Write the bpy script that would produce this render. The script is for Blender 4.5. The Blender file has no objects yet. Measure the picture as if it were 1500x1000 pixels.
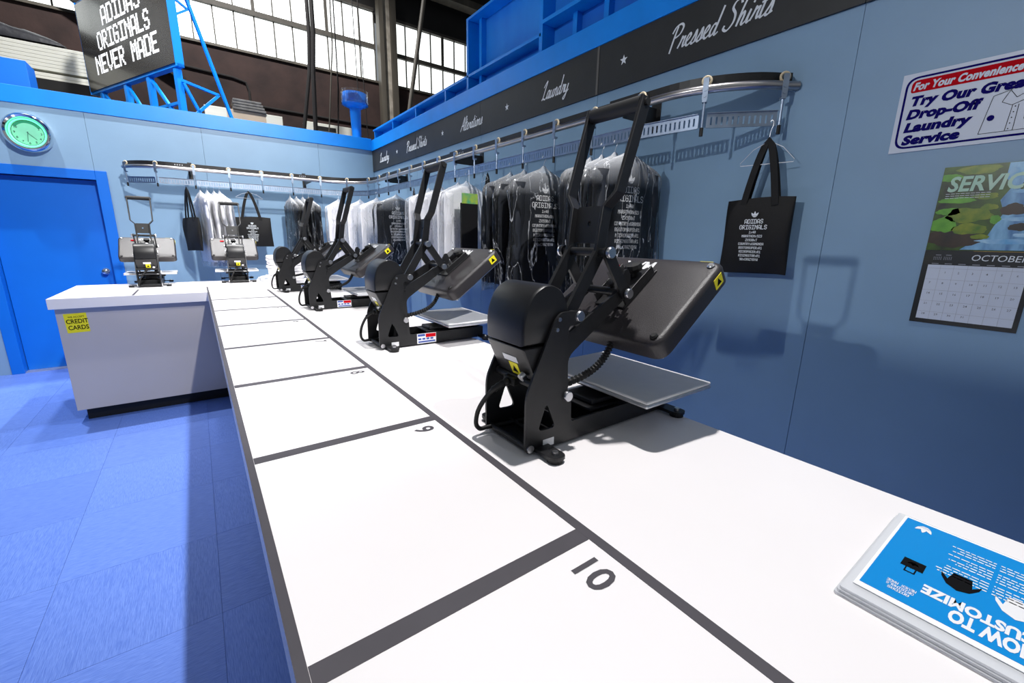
import bpy, bmesh, math, random
from mathutils import Vector, Matrix, noise
R = math.radians
random.seed(7)
S = bpy.context.scene
COL = S.collection

# ------------------------------------------------------------------ camera
CAM = bpy.data.cameras.new('camera')
cam = bpy.data.objects.new('camera', CAM)
COL.objects.link(cam)
S.camera = cam
CAM.sensor_fit = 'HORIZONTAL'
CAM.sensor_width = 36.0
CAM.lens = 36.0 * 625.02 / 1500.0
CAM.clip_start = 0.02
CAM.clip_end = 200
_r = Vector((0.81048137, -0.58547183, 0.01851149))
_u = Vector((0.1212781, 0.19863776, 0.97254031))
_f = Vector((0.57307204, 0.78598077, -0.23199712))
_m = Matrix(((_r.x, _u.x, -_f.x), (_r.y, _u.y, -_f.y), (_r.z, _u.z, -_f.z)))
cam.matrix_world = Matrix.Translation((0, 0, 1.4116)) @ _m.to_4x4()

# ------------------------------------------------------------------ world, lights, exposure
W = bpy.data.worlds.new('hall_ambient')
S.world = W
W.use_nodes = True
W.node_tree.nodes['Background'].inputs[0].default_value = (0.86, 0.93, 1.0, 1)
W.node_tree.nodes['Background'].inputs[1].default_value = 0.27
S.view_settings.view_transform = 'Standard'
S.view_settings.look = 'None'
S.view_settings.exposure = 0.0
S.view_settings.gamma = 1.0
S.view_settings.use_curve_mapping = False
S.cycles.transparent_max_bounces = 40


def spot(name, loc, target, power, angle, blend, radius, col=(1, 1, 1)):
    l = bpy.data.lights.new(name, 'SPOT')
    l.energy = power
    l.spot_size = R(angle)
    l.spot_blend = blend
    l.shadow_soft_size = radius
    l.color = col
    o = bpy.data.objects.new(name, l)
    COL.objects.link(o)
    o.location = loc
    d = Vector(target) - Vector(loc)
    o.rotation_euler = d.to_track_quat('-Z', 'Y').to_euler()
    return o


spot('truss_spot', (1.12, 1.0, 5.4), (0.20, 1.1, 0.9), 820, 58, 0.5, 0.05, (1, 0.98, 0.97))
spot('truss_spot', (1.12, -1.9, 5.2), (0.4, 3.4, 0.8), 800, 38, 0.5, 0.05)
spot('truss_spot', (1.12, 3.6, 5.4), (0.2, 3.7, 0.9), 340, 66, 0.5, 0.05)
spot('truss_spot', (-1.4, 5.4, 6.0), (-0.4, 6.2, 1.2), 850, 90, 0.7, 0.05, (1.0, 0.98, 0.96))
spot('truss_spot', (1.4, 5.4, 6.0), (0.6, 6.2, 1.4), 620, 85, 0.7, 0.05, (1.0, 0.98, 0.96))
spot('far_wall_fill', (0.95, 0.4, 4.7), (-0.1, 6.25, 1.9), 1350, 42, 0.7, 0.12, (1.0, 0.98, 0.96))  # unseen fill lamp added to brighten the far wall
spot('hall_flood', (-9.3, 1.2, 4.52), (2.1, 1.6, 1.4), 1200, 34, 0.5, 0.10)
spot('truss_spot', (-1.9, 1.8, 5.2), (-0.9, 2.2, 0.0), 190, 52, 0.8, 0.3)  # soft unseen fill, added to lighten the counter's shadow on the aisle floor
spot('hall_fill', (0.5, 7.2, 8.2), (0.6, 10.0, 3.2), 2600, 115, 0.5, 0.2)  # unseen lamp added to brighten the boards and brick behind the booth

# ------------------------------------------------------------------ materials
MATS = {}


def lin(c):
    def f(v):
        v /= 255.0
        return v / 12.92 if v <= 0.04045 else ((v + 0.055) / 1.055) ** 2.4
    return (f(c[0]), f(c[1]), f(c[2]), 1)


def mat(name, rgb, rough=0.5, metal=0.0, var=0.0, scale=8.0, bump=0.0, bscale=120.0, stretch=None,
        spec=0.5, coat=0.0, rgb2=None, emit=0.0, trans=0.0, ior=1.45):
    if name in MATS:
        return MATS[name]
    m = bpy.data.materials.new(name)
    m.use_nodes = True
    nt = m.node_tree
    p = nt.nodes['Principled BSDF']
    p.inputs['Base Color'].default_value = lin(rgb)
    p.inputs['Roughness'].default_value = rough
    p.inputs['Metallic'].default_value = metal
    p.inputs['Specular IOR Level'].default_value = spec
    p.inputs['IOR'].default_value = ior
    if coat:
        p.inputs['Coat Weight'].default_value = coat
        p.inputs['Coat Roughness'].default_value = 0.1
    if trans:
        p.inputs['Transmission Weight'].default_value = trans
    if emit:
        p.inputs['Emission Color'].default_value = lin(rgb)
        p.inputs['Emission Strength'].default_value = emit
    if var or bump or rgb2:
        tc = nt.nodes.new('ShaderNodeTexCoord')
        mp = nt.nodes.new('ShaderNodeMapping')
        nt.links.new(tc.outputs['Object'], mp.inputs[0])
        if stretch:
            mp.inputs['Scale'].default_value = stretch
        if var or rgb2:
            n = nt.nodes.new('ShaderNodeTexNoise')
            n.inputs['Scale'].default_value = scale
            n.inputs['Detail'].default_value = 6
            nt.links.new(mp.outputs[0], n.inputs['Vector'])
            rp = nt.nodes.new('ShaderNodeValToRGB')
            a = lin(rgb)
            if rgb2:
                b = lin(rgb2)
                rp.color_ramp.elements[0].color = a
                rp.color_ramp.elements[1].color = b
            else:
                rp.color_ramp.elements[0].color = tuple(max(0, c * (1 - var)) for c in a[:3]) + (1,)
                rp.color_ramp.elements[1].color = tuple(min(1, c * (1 + var)) for c in a[:3]) + (1,)
            rp.color_ramp.elements[0].position = 0.3
            rp.color_ramp.elements[1].position = 0.7
            nt.links.new(n.outputs['Fac'], rp.inputs[0])
            nt.links.new(rp.outputs[0], p.inputs['Base Color'])
        if bump:
            n2 = nt.nodes.new('ShaderNodeTexNoise')
            n2.inputs['Scale'].default_value = bscale
            n2.inputs['Detail'].default_value = 4
            nt.links.new(mp.outputs[0], n2.inputs['Vector'])
            bp = nt.nodes.new('ShaderNodeBump')
            bp.inputs['Strength'].default_value = bump
            bp.inputs['Distance'].default_value = 0.01
            nt.links.new(n2.outputs['Fac'], bp.inputs['Height'])
            nt.links.new(bp.outputs[0], p.inputs['Normal'])
    MATS[name] = m
    return m


M_wall = mat('pale_blue_paint', (126, 158, 186), 0.42, var=0.04, scale=3, bump=0.03, bscale=60)
M_fascia = mat('bright_blue_paint', (0, 130, 226), 0.4, var=0.06, scale=5, bump=0.03, bscale=40)
M_ply = mat('blue_washed_plywood', (0, 96, 200), 0.6, rgb2=(30, 132, 220), scale=3, stretch=(1, 1, 0.35), bump=0.1, bscale=30)
M_door = mat('door_blue_paint', (0, 104, 206), 0.4, var=0.04, scale=3, bump=0.02, bscale=60)
M_floor = mat('floor_screed', (52, 96, 190), 0.5)
M_band = mat('black_sign_board', (40, 41, 42), 0.45, var=0.1, scale=8, bump=0.05, bscale=50)
M_lam = mat('white_laminate', (244, 240, 240), 0.32, var=0.012, scale=4)
M_body = mat('lilac_grey_laminate', (196, 190, 188), 0.45, var=0.015, scale=4)
M_kick = mat('black_kick_board', (16, 16, 18), 0.5, var=0.1)
M_tape = mat('dark_grey_tape', (80, 77, 82), 0.5, var=0.05, scale=20, spec=0.25)
M_blk = mat('black_powder_coat', (25, 25, 27), 0.42, var=0.12, scale=60, bump=0.06, bscale=500)
M_hous = mat('black_moulded_plastic', (26, 26, 28), 0.38, var=0.05, scale=30)
M_plat = mat('grey_textured_coat', (48, 45, 47), 0.36, var=0.25, scale=400, bump=0.15, bscale=450)
M_steel = mat('brushed_steel', (205, 205, 208), 0.28, metal=1.0, var=0.08, scale=30)
M_chrome = mat('polished_chrome', (225, 228, 232), 0.08, metal=1.0, var=0.02)
M_zinc = mat('zinc_plate', (158, 172, 192), 0.38, metal=1.0, var=0.12, scale=25)
M_tube = mat('grey_steel_tube', (176, 172, 172), 0.3, metal=1.0, var=0.05, scale=10)
M_pad = mat('pale_silicone_pad', (214, 214, 216), 0.5, var=0.02, scale=40)
M_alu = mat('cast_aluminium', (196, 198, 202), 0.35, metal=0.8, var=0.05, scale=60)
M_rub = mat('black_rubber', (14, 14, 15), 0.6, var=0.1)
M_yel = mat('yellow_label', (250, 236, 36), 0.45, var=0.03)
M_wht = mat('white_print', (236, 236, 238), 0.5, var=0.02)
M_lpr = mat('white_vinyl_lettering', (214, 219, 224), 0.45, var=0.02)
M_ink = mat('black_ink', (16, 16, 18), 0.8, var=0.02, spec=0.1)
M_navy = mat('navy_ink', (20, 14, 100), 0.8, var=0.02, spec=0.08)
M_red = mat('red_ink', (190, 14, 28), 0.8, var=0.02, spec=0.08)
M_card = mat('white_sign_card', (200, 208, 222), 0.4, var=0.01)
M_cyan = mat('cyan_print', (0, 138, 214), 0.35, var=0.01)
M_paper = mat('white_paper', (246, 246, 248), 0.5, var=0.01)
M_dark = mat('navy_black_jersey', (20, 25, 34), 0.75, var=0.2, scale=15, bump=0.1, bscale=200)
M_blackc = mat('black_canvas', (7, 7, 9), 0.8, var=0.2, scale=60, bump=0.15, bscale=400)
M_wshirt = mat('white_jersey', (250, 248, 250), 0.8, var=0.03, scale=12, bump=0.1, bscale=200)
M_wire = mat('white_hanger_wire', (230, 232, 236), 0.3, metal=0.2, var=0.02)
M_brick = mat('old_hall_brick', (32, 20, 18), 0.85, rgb2=(55, 38, 34), scale=2.2, bump=0.5, bscale=9)
M_sash = mat('rusty_window_sash', (62, 58, 52), 0.7, var=0.2, scale=10)
M_col = mat('painted_steel_column', (52, 48, 42), 0.6, rgb2=(84, 78, 68), scale=5, stretch=(1, 1, 0.15))
M_roof = mat('dark_roof_boards', (20, 18, 17), 0.8, var=0.3, scale=3)
M_pane = mat('daylit_window_glass', (250, 255, 252), 0.3, emit=1.6, var=0.005)
M_rope = mat('dark_rope', (34, 31, 30), 0.9, var=0.2, scale=40)
M_wood = mat('pale_crate_board', (196, 178, 156), 0.7, var=0.12, scale=14, stretch=(0.2, 1, 1))
M_slat = mat('cream_stacked_board', (232, 230, 216), 0.6, var=0.06, scale=10, stretch=(0.2, 1, 1))
M_gyp = mat('grey_bundle', (110, 108, 106), 0.7, var=0.25, scale=14)
M_bill = mat('black_gloss_billboard', (62, 60, 57), 0.25, var=0.1, scale=4, coat=0.4)  # bright reflection on the black face put into a greyer base colour
M_glow_letter = mat('white_letter_glow', (250, 252, 255), 0.4, emit=0.9, var=0.005)  # white lettering colour with some emission of its own
M_clkg = mat('green_neon_dial', (130, 214, 178), 0.4, emit=0.22, var=0.03, scale=30)
M_neon = mat('green_neon_ring', (110, 255, 190), 0.3, emit=1.3, var=0.01)
M_green = mat('dial_green', (40, 150, 110), 0.4, var=0.05)
M_dgreen = mat('dark_dial_ink', (10, 48, 44), 0.4, var=0.05)
M_tarp = mat('dark_tarpaulin', (14, 15, 24), 0.5, var=0.3, scale=10, bump=0.4, bscale=14)


def plastic_film(name, white, gloss_rough, seed, top=0.2, streak=0.5, bump=0.3, ior=1.36):
    """clear film: see-through, with a Fresnel sheen, crease highlights painted as thin white streaks and a whiter gathered neck"""
    m = bpy.data.materials.new(name)
    m.use_nodes = True
    nt = m.node_tree
    N, L_ = nt.nodes, nt.links
    N.remove(N['Principled BSDF'])
    out = N['Material Output']
    tr = N.new('ShaderNodeBsdfTransparent')
    gl = N.new('ShaderNodeBsdfGlossy')
    gl.inputs['Roughness'].default_value = gloss_rough
    df = N.new('ShaderNodeBsdfDiffuse')
    df.inputs['Color'].default_value = (0.86, 0.88, 0.92, 1)
    tc = N.new('ShaderNodeTexCoord')
    mp = N.new('ShaderNodeMapping')
    mp.inputs['Scale'].default_value = (5.5, 5.5, 0.9)
    mp.inputs['Location'].default_value = (seed, seed * 2, 0)
    mp.inputs['Rotation'].default_value = (0, 0.4, 0)
    n = N.new('ShaderNodeTexNoise')
    n.inputs['Scale'].default_value = 2.0
    n.inputs['Detail'].default_value = 4
    n.inputs['Distortion'].default_value = 0.5
    ab = N.new('ShaderNodeMath')
    ab.operation = 'SUBTRACT'
    ab.inputs[1].default_value = 0.5
    ab2 = N.new('ShaderNodeMath')
    ab2.operation = 'ABSOLUTE'
    cr = N.new('ShaderNodeMapRange')
    cr.inputs[1].default_value = 0.0
    cr.inputs[2].default_value = 0.008
    cr.inputs[3].default_value = streak
    cr.inputs[4].default_value = 0.0
    sp = N.new('ShaderNodeSeparateXYZ')
    zr = N.new('ShaderNodeMapRange')
    zr.inputs[1].default_value = -0.24
    zr.inputs[2].default_value = -0.10
    zr.inputs[3].default_value = white
    zr.inputs[4].default_value = white + top
    sm = N.new('ShaderNodeMath')
    sm.operation = 'ADD'
    sm.use_clamp = True
    bp = N.new('ShaderNodeBump')
    bp.inputs['Strength'].default_value = bump
    bp.inputs['Distance'].default_value = 0.02
    fr = N.new('ShaderNodeFresnel')
    fr.inputs['IOR'].default_value = ior
    m1 = N.new('ShaderNodeMixShader')
    m2 = N.new('ShaderNodeMixShader')
    L_.new(tc.outputs['Object'], mp.inputs[0])
    L_.new(mp.outputs[0], n.inputs['Vector'])
    L_.new(n.outputs['Fac'], ab.inputs[0])
    L_.new(ab.outputs[0], ab2.inputs[0])
    L_.new(ab2.outputs[0], cr.inputs[0])
    L_.new(tc.outputs['Object'], sp.inputs[0])
    L_.new(sp.outputs['Z'], zr.inputs[0])
    L_.new(cr.outputs[0], sm.inputs[0])
    L_.new(zr.outputs[0], sm.inputs[1])
    L_.new(n.outputs['Fac'], bp.inputs['Height'])
    for q in (gl, df, fr):
        L_.new(bp.outputs[0], q.inputs['Normal'])
    L_.new(fr.outputs[0], m1.inputs[0])
    L_.new(tr.outputs[0], m1.inputs[1])
    L_.new(gl.outputs[0], m1.inputs[2])
    L_.new(sm.outputs[0], m2.inputs[0])
    L_.new(m1.outputs[0], m2.inputs[1])
    L_.new(df.outputs[0], m2.inputs[2])
    L_.new(m2.outputs[0], out.inputs[0])
    return m


M_film = [plastic_film('clear_garment_film', 0.004, 0.12, 0.0, top=0.32), plastic_film('clear_garment_film', 0.006, 0.14, 3.7, top=0.32)]
M_filmw = plastic_film('cloudy_garment_film', 0.12, 0.2, 1.3, ior=1.14, bump=0.15)
M_acr = plastic_film('clear_acrylic', 0.6, 0.08, 2.0, top=0.0, streak=0.0, bump=0.0)
M_wrap = plastic_film('tower_wrap_film', 0.02, 0.15, 5.0, top=0.0, streak=0.15)


def linoleum():
    m = bpy.data.materials.new('streaked_blue_linoleum')
    m.use_nodes = True
    nt = m.node_tree
    p = nt.nodes['Principled BSDF']
    tc = nt.nodes.new('ShaderNodeTexCoord')
    oi = nt.nodes.new('ShaderNodeObjectInfo')
    ad = nt.nodes.new('ShaderNodeVectorMath')
    ad.operation = 'ADD'
    mp = nt.nodes.new('ShaderNodeMapping')
    mp.inputs['Scale'].default_value = (26, 420, 1)
    n = nt.nodes.new('ShaderNodeTexNoise')
    n.inputs['Scale'].default_value = 1.0
    n.inputs['Detail'].default_value = 3
    n.inputs['Distortion'].default_value = 0.4
    rp = nt.nodes.new('ShaderNodeValToRGB')
    e = rp.color_ramp.elements
    e[0].position, e[0].color = 0.3, lin((74, 107, 190))
    e[1].position, e[1].color = 0.72, lin((106, 137, 214))
    hs = nt.nodes.new('ShaderNodeHueSaturation')
    mr = nt.nodes.new('ShaderNodeMapRange')
    mr.inputs[3].default_value = 0.93
    mr.inputs[4].default_value = 1.05
    nt.links.new(tc.outputs['Object'], ad.inputs[0])
    nt.links.new(oi.outputs['Random'], ad.inputs[1])
    nt.links.new(ad.outputs[0], mp.inputs[0])
    nt.links.new(mp.outputs[0], n.inputs['Vector'])
    nt.links.new(n.outputs['Fac'], rp.inputs[0])
    nt.links.new(rp.outputs[0], hs.inputs['Color'])
    nt.links.new(oi.outputs['Random'], mr.inputs[0])
    nt.links.new(mr.outputs[0], hs.inputs['Value'])
    nt.links.new(hs.outputs[0], p.inputs['Base Color'])
    p.inputs['Roughness'].default_value = 0.42
    bp = nt.nodes.new('ShaderNodeBump')
    bp.inputs['Strength'].default_value = 0.12
    bp.inputs['Distance'].default_value = 0.004
    nt.links.new(n.outputs['Fac'], bp.inputs['Height'])
    nt.links.new(bp.outputs[0], p.inputs['Normal'])
    return m


M_lino = linoleum()


# ------------------------------------------------------------------ mesh helpers
class B:
    def __init__(s):
        s.v, s.f = [], []

    def add(s, vs, fs):
        k = len(s.v)
        s.v += [tuple(v) for v in vs]
        s.f += [tuple(i + k for i in f) for f in fs]
        return s

    def box(s, x0, x1, y0, y1, z0, z1):
        vs = [(x, y, z) for z in (z0, z1) for y in (y0, y1) for x in (x0, x1)]
        return s.add(vs, [(0, 2, 3, 1), (4, 5, 7, 6), (0, 1, 5, 4), (2, 6, 7, 3), (0, 4, 6, 2), (1, 3, 7, 5)])

    def bar(s, p0, p1, w, h, up=(0, 0, 1)):
        p0, p1 = Vector(p0), Vector(p1)
        d = (p1 - p0).normalized()
        a = d.cross(Vector(up))
        if a.length < 1e-4:
            a = d.cross(Vector((0, 1, 0)))
        a.normalize()
        b = a.cross(d)
        vs = []
        for p in (p0, p1):
            for j in (-1, 1):
                for i in (-1, 1):
                    vs.append(p + a * (i * w / 2) + b * (j * h / 2))
        return s.add(vs, [(0, 2, 3, 1), (4, 5, 7, 6), (0, 1, 5, 4), (2, 6, 7, 3), (0, 4, 6, 2), (1, 3, 7, 5)])

    def tube(s, pts, r, n=8, closed=False):
        pts = [Vector(p) for p in pts]
        m = len(pts)
        rs = r if isinstance(r, (list, tuple)) else [r] * m
        ref = None
        rings = []
        for i, p in enumerate(pts):
            if closed:
                d = pts[(i + 1) % m] - pts[i - 1]
            else:
                d = pts[min(i + 1, m - 1)] - pts[max(i - 1, 0)]
            d.normalize()
            if ref is None:
                ref = d.cross(Vector((0, 0, 1)))
                if ref.length < 1e-3:
                    ref = d.cross(Vector((0, 1, 0)))
            a = (ref - d * ref.dot(d))
            if a.length < 1e-5:
                a = d.orthogonal()
            a.normalize()
            ref = a
            b = d.cross(a)
            rings.append([p + (a * math.cos(t) + b * math.sin(t)) * rs[i] for t in [2 * math.pi * k / n for k in range(n)]])
        return s.loft(rings, caps=not closed, loop=closed)

    def cyl(s, p0, p1, r, n=16):
        return s.tube([p0, p1], r, n)

    def loft(s, rings, caps=True, loop=False):
        n = len(rings[0])
        k = len(s.v)
        for rg in rings:
            s.v += [tuple(v) for v in rg]
        m = len(rings)
        for i in range(m if loop else m - 1):
            a, b = k + i * n, k + ((i + 1) % m) * n
            for j in range(n):
                s.f.append((a + j, a + (j + 1) % n, b + (j + 1) % n, b + j))
        if caps and not loop:
            s.f.append(tuple(k + j for j in reversed(range(n))))
            s.f.append(tuple(k + (m - 1) * n + j for j in range(n)))
        return s

    def lathe(s, prof, n=32, close=False):
        rings = [[(r * math.cos(2 * math.pi * k / n), r * math.sin(2 * math.pi * k / n), z) for k in range(n)] for r, z in prof]
        return s.loft(rings, caps=not close, loop=close)

    def prism(s, poly, t0, t1, axis='y'):
        n = len(poly)
        def P(a, b, t):
            return {'y': (a, t, b), 'x': (t, a, b), 'z': (a, b, t)}[axis]
        vs = [P(a, b, t0) for a, b in poly] + [P(a, b, t1) for a, b in poly]
        fs = [tuple(range(n)), tuple(reversed(range(n, 2 * n)))]
        fs += [(i, (i + 1) % n, n + (i + 1) % n, n + i) for i in range(n)]
        return s.add(vs, fs)

    def xf(s, M):
        s.v = [tuple(M @ Vector(v)) for v in s.v]
        return s

    def mesh(s, name):
        me = bpy.data.meshes.new(name)
        me.from_pydata(s.v, [], s.f)
        bm = bmesh.new()
        bm.from_mesh(me)
        bmesh.ops.recalc_face_normals(bm, faces=bm.faces)
        bm.to_mesh(me)
        bm.free()
        me.update()
        return me

    def obj(s, name, m, parent=None, **kw):
        return mk(name, s.mesh(name), m, parent, **kw)


def mk(name, me, m, parent=None, loc=(0, 0, 0), rot=(0, 0, 0), bevel=0, smooth=False, segs=2):
    o = bpy.data.objects.new(name, me)
    COL.objects.link(o)
    if m is not None and not me.materials:
        me.materials.append(m)
    o.location = loc
    o.rotation_euler = rot
    if parent is not None:
        o.parent = parent
    if bevel:
        b = o.modifiers.new('edge_bevel', 'BEVEL')
        b.width = bevel
        b.segments = segs
        b.limit_method = 'ANGLE'
        b.angle_limit = R(40)
    if smooth:
        sm = smooth if isinstance(smooth, (int, float)) and smooth > 1 else 40
        me.polygons.foreach_set('use_smooth', [True] * len(me.polygons))
        try:
            me.set_sharp_from_angle(angle=R(sm))
        except Exception:
            pass
    return o


def tag(o, label=None, cat=None, group=None, kind=None):
    if label:
        o['label'] = label
    if cat:
        o['category'] = cat
    if group:
        o['group'] = group
    if kind:
        o['kind'] = kind
    return o


def empty(name, loc=(0, 0, 0), rz=0.0):
    o = bpy.data.objects.new(name, None)
    COL.objects.link(o)
    o.location = loc
    o.rotation_euler = (0, 0, rz)
    o.empty_display_size = 0.05
    return o


def copy_tree(o, parent=None):
    c = o.copy()
    COL.objects.link(c)
    c.parent = parent
    for ch in list(o.children):
        copy_tree(ch, c)
    return c


def eval_curve(cu):
    o = bpy.data.objects.new('tmp', cu)
    COL.objects.link(o)
    dg = bpy.context.evaluated_depsgraph_get()
    me = bpy.data.meshes.new_from_object(o.evaluated_get(dg))
    bpy.data.objects.remove(o)
    bpy.data.curves.remove(cu)
    me.materials.clear()
    return me


def plate_b(loops, t0, t1, bev=0.0):
    """flat plate with holes; loops in (u,w); returned as builder with u->x, w->z, thickness along y"""
    cu = bpy.data.curves.new('tmpc', 'CURVE')
    cu.dimensions = '2D'
    cu.fill_mode = 'BOTH'
    cu.extrude = abs(t1 - t0) / 2
    for lp in loops:
        sp = cu.splines.new('POLY')
        sp.points.add(len(lp) - 1)
        for i, (a, b) in enumerate(lp):
            sp.points[i].co = (a, b, 0, 1)
        sp.use_cyclic_u = True
    me = eval_curve(cu)
    c = (t0 + t1) / 2
    b = B()
    b.add([(v.co.x, c - v.co.z, v.co.y) for v in me.vertices], [tuple(p.vertices) for p in me.polygons])
    bpy.data.meshes.remove(me)
    return b


def rnd(poly, r, n=4):
    """round the corners of a polygon; r a number or list"""
    out = []
    m = len(poly)
    for i, p in enumerate(poly):
        p = Vector(p)
        a, b = Vector(poly[i - 1]), Vector(poly[(i + 1) % m])
        rr = r[i] if isinstance(r, (list, tuple)) else r
        da, db = a - p, b - p
        k = min(rr, da.length * 0.45, db.length * 0.45)
        if k < 1e-5:
            out.append(tuple(p))
            continue
        s0, s1 = p + da.normalized() * k, p + db.normalized() * k
        for j in range(n + 1):
            t = j / n
            q = s0 * (1 - t) ** 2 + p * 2 * t * (1 - t) + s1 * t * t
            out.append((q.x, q.y))
    return out


TXT = {}


def text2d(s, size=1.0, bold=0.0, shear=0.0, align='LEFT', sx=1.0, space=1.0, res=3):
    cu = bpy.data.curves.new('tmpt', 'FONT')
    cu.body = s
    cu.size = size
    cu.offset = bold * size
    cu.shear = shear
    cu.align_x = align
    cu.space_character = space
    cu.resolution_u = res
    cu.fill_mode = 'FRONT'
    me = eval_curve(cu)
    vs = [(v.co.x * sx, v.co.y) for v in me.vertices]
    fs = [tuple(p.vertices) for p in me.polygons]
    bpy.data.meshes.remove(me)
    return vs, fs


def fit(s_, w, h, bold, shear=0.0, space=1.03):
    vs, fs = text2d(s_, 1.0, bold=bold, shear=shear, space=space)
    xs, ys_ = [p[0] for p in vs], [p[1] for p in vs]
    kx, ky = w / (max(xs) - min(xs)), h / (max(ys_) - min(ys_))
    return [((a - min(xs)) * kx, (b - min(ys_)) * ky) for a, b in vs], fs


def fitw(s_, w, cap, bold, shear):
    vs, fs = text2d(s_, 1.0, bold=bold, space=1.04)
    xs = [p[0] for p in vs]
    ch = max(p[1] for p in text2d('T', 1.0, bold=bold)[0])
    kx, ky = (w - cap * shear) / (max(xs) - min(xs)), cap / ch
    return [((a - min(xs)) * kx + b * ky * shear, b * ky) for a, b in vs], fs


GL = {
 'A': '0E1111111F1111', 'B': '1E11111E11111E', 'C': '0E11101010110E', 'D': '1E11111111111E', 'E': '1F10101E10101F',
 'G': '0E11101711110E', 'H': '1111111F111111', 'I': '1F04040404041F', 'K': '11121418141211', 'L': '1010101010101F',
 'M': '111B1515111111', 'N': '11191513111111', 'O': '0E11111111110E', 'P': '1E11111E101010', 'R': '1E11111E141211',
 'S': '0E11100E01110E', 'T': '1F040404040404', 'U': '1111111111110E', 'V': '11111111110A04', 'W': '11111115151B11',
 'X': '11110A040A1111', 'Y': '11110A04040404', 'Z': '1F01020408101F', 'x': '0000110A040A11', '0': '0E11131519110E',
 '1': '040C040404041F', '2': '0E11010204081F', '3': '0E11010601110E', '4': '02060A121F0202', '6': '0E10101E11110E',
 '8': '0E11110E11110E', '9': '0E11110F01010E', ' ': '00000000000000'}


def pixtext(s, x0, z0, w, h, align='C'):
    """pixel lettering as 2D quads, centred on x0 with base z0, total width w, height h"""
    vs, fs = [], []
    n = len(s)
    adv = 6
    tot = n * adv - 1
    cx, cz = w / tot, h / 7
    for k, ch in enumerate(s):
        g = GL.get(ch, GL[' '])
        for r in range(7):
            bits = int(g[2 * r:2 * r + 2], 16)
            c = 0
            while c < 5:
                if bits >> (4 - c) & 1:
                    e = c
                    while e < 5 and bits >> (4 - e) & 1:
                        e += 1
                    xa, xb = x0 - w / 2 + (k * adv + c) * cx - cx * 0.15, x0 - w / 2 + (k * adv + e) * cx + cx * 0.15
                    za, zb = z0 + (6 - r) * cz, z0 + (7 - r) * cz
                    i = len(vs)
                    m = max(1, int((xb - xa) / 0.02))
                    vs += [(xa, za), (xb, za), (xb, zb), (xa, zb)]
                    fs.append((i, i + 1, i + 2, i + 3))
                    c = e
                else:
                    c += 1
    return vs, fs


def trefoil(x0, z0, s):
    """three-leaf emblem, drawn row by row, bars cut through its foot; s = height"""
    def leaf(x, z, ang):
        c, sn = math.cos(ang), math.sin(ang)
        u, v = x * c - z * sn, x * sn + z * c
        if v < 0 or v > 1:
            return False
        return abs(u) < 0.19 * math.sin(math.pi * min(1, v ** 0.85)) ** 0.8
    vs, fs = [], []
    N = 30
    for r in range(N):
        z = (r + 0.5) / N
        if z < 0.36 and int(z * 30) % 4 == 0:
            continue
        run = None
        for c in range(-N, N + 1):
            x = c / N * 0.75
            ins = c < N and (leaf(x, z, 0) or leaf(x * 1.0, z * 1.05, 0.62) or leaf(x, z * 1.05, -0.62) or (x * x + (z - 0.22) ** 2 < 0.052))
            if ins and run is None:
                run = x
            if not ins and run is not None:
                i = len(vs)
                za, zb = z0 + r / N * s, z0 + (r + 1) / N * s
                vs += [(x0 + run * s, za), (x0 + x * s, za), (x0 + x * s, zb), (x0 + run * s, zb)]
                fs.append((i, i + 1, i + 2, i + 3))
                run = None
    return vs, fs


def star2d(x, z, r):
    vs = [(x, z)] + [(x + (r if k % 2 == 0 else r * 0.4) * math.sin(k * math.pi / 5), z + (r if k % 2 == 0 else r * 0.4) * math.cos(k * math.pi / 5)) for k in range(10)]
    return vs, [(0, 1 + k, 1 + (k + 1) % 10) for k in range(10)]


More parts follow.
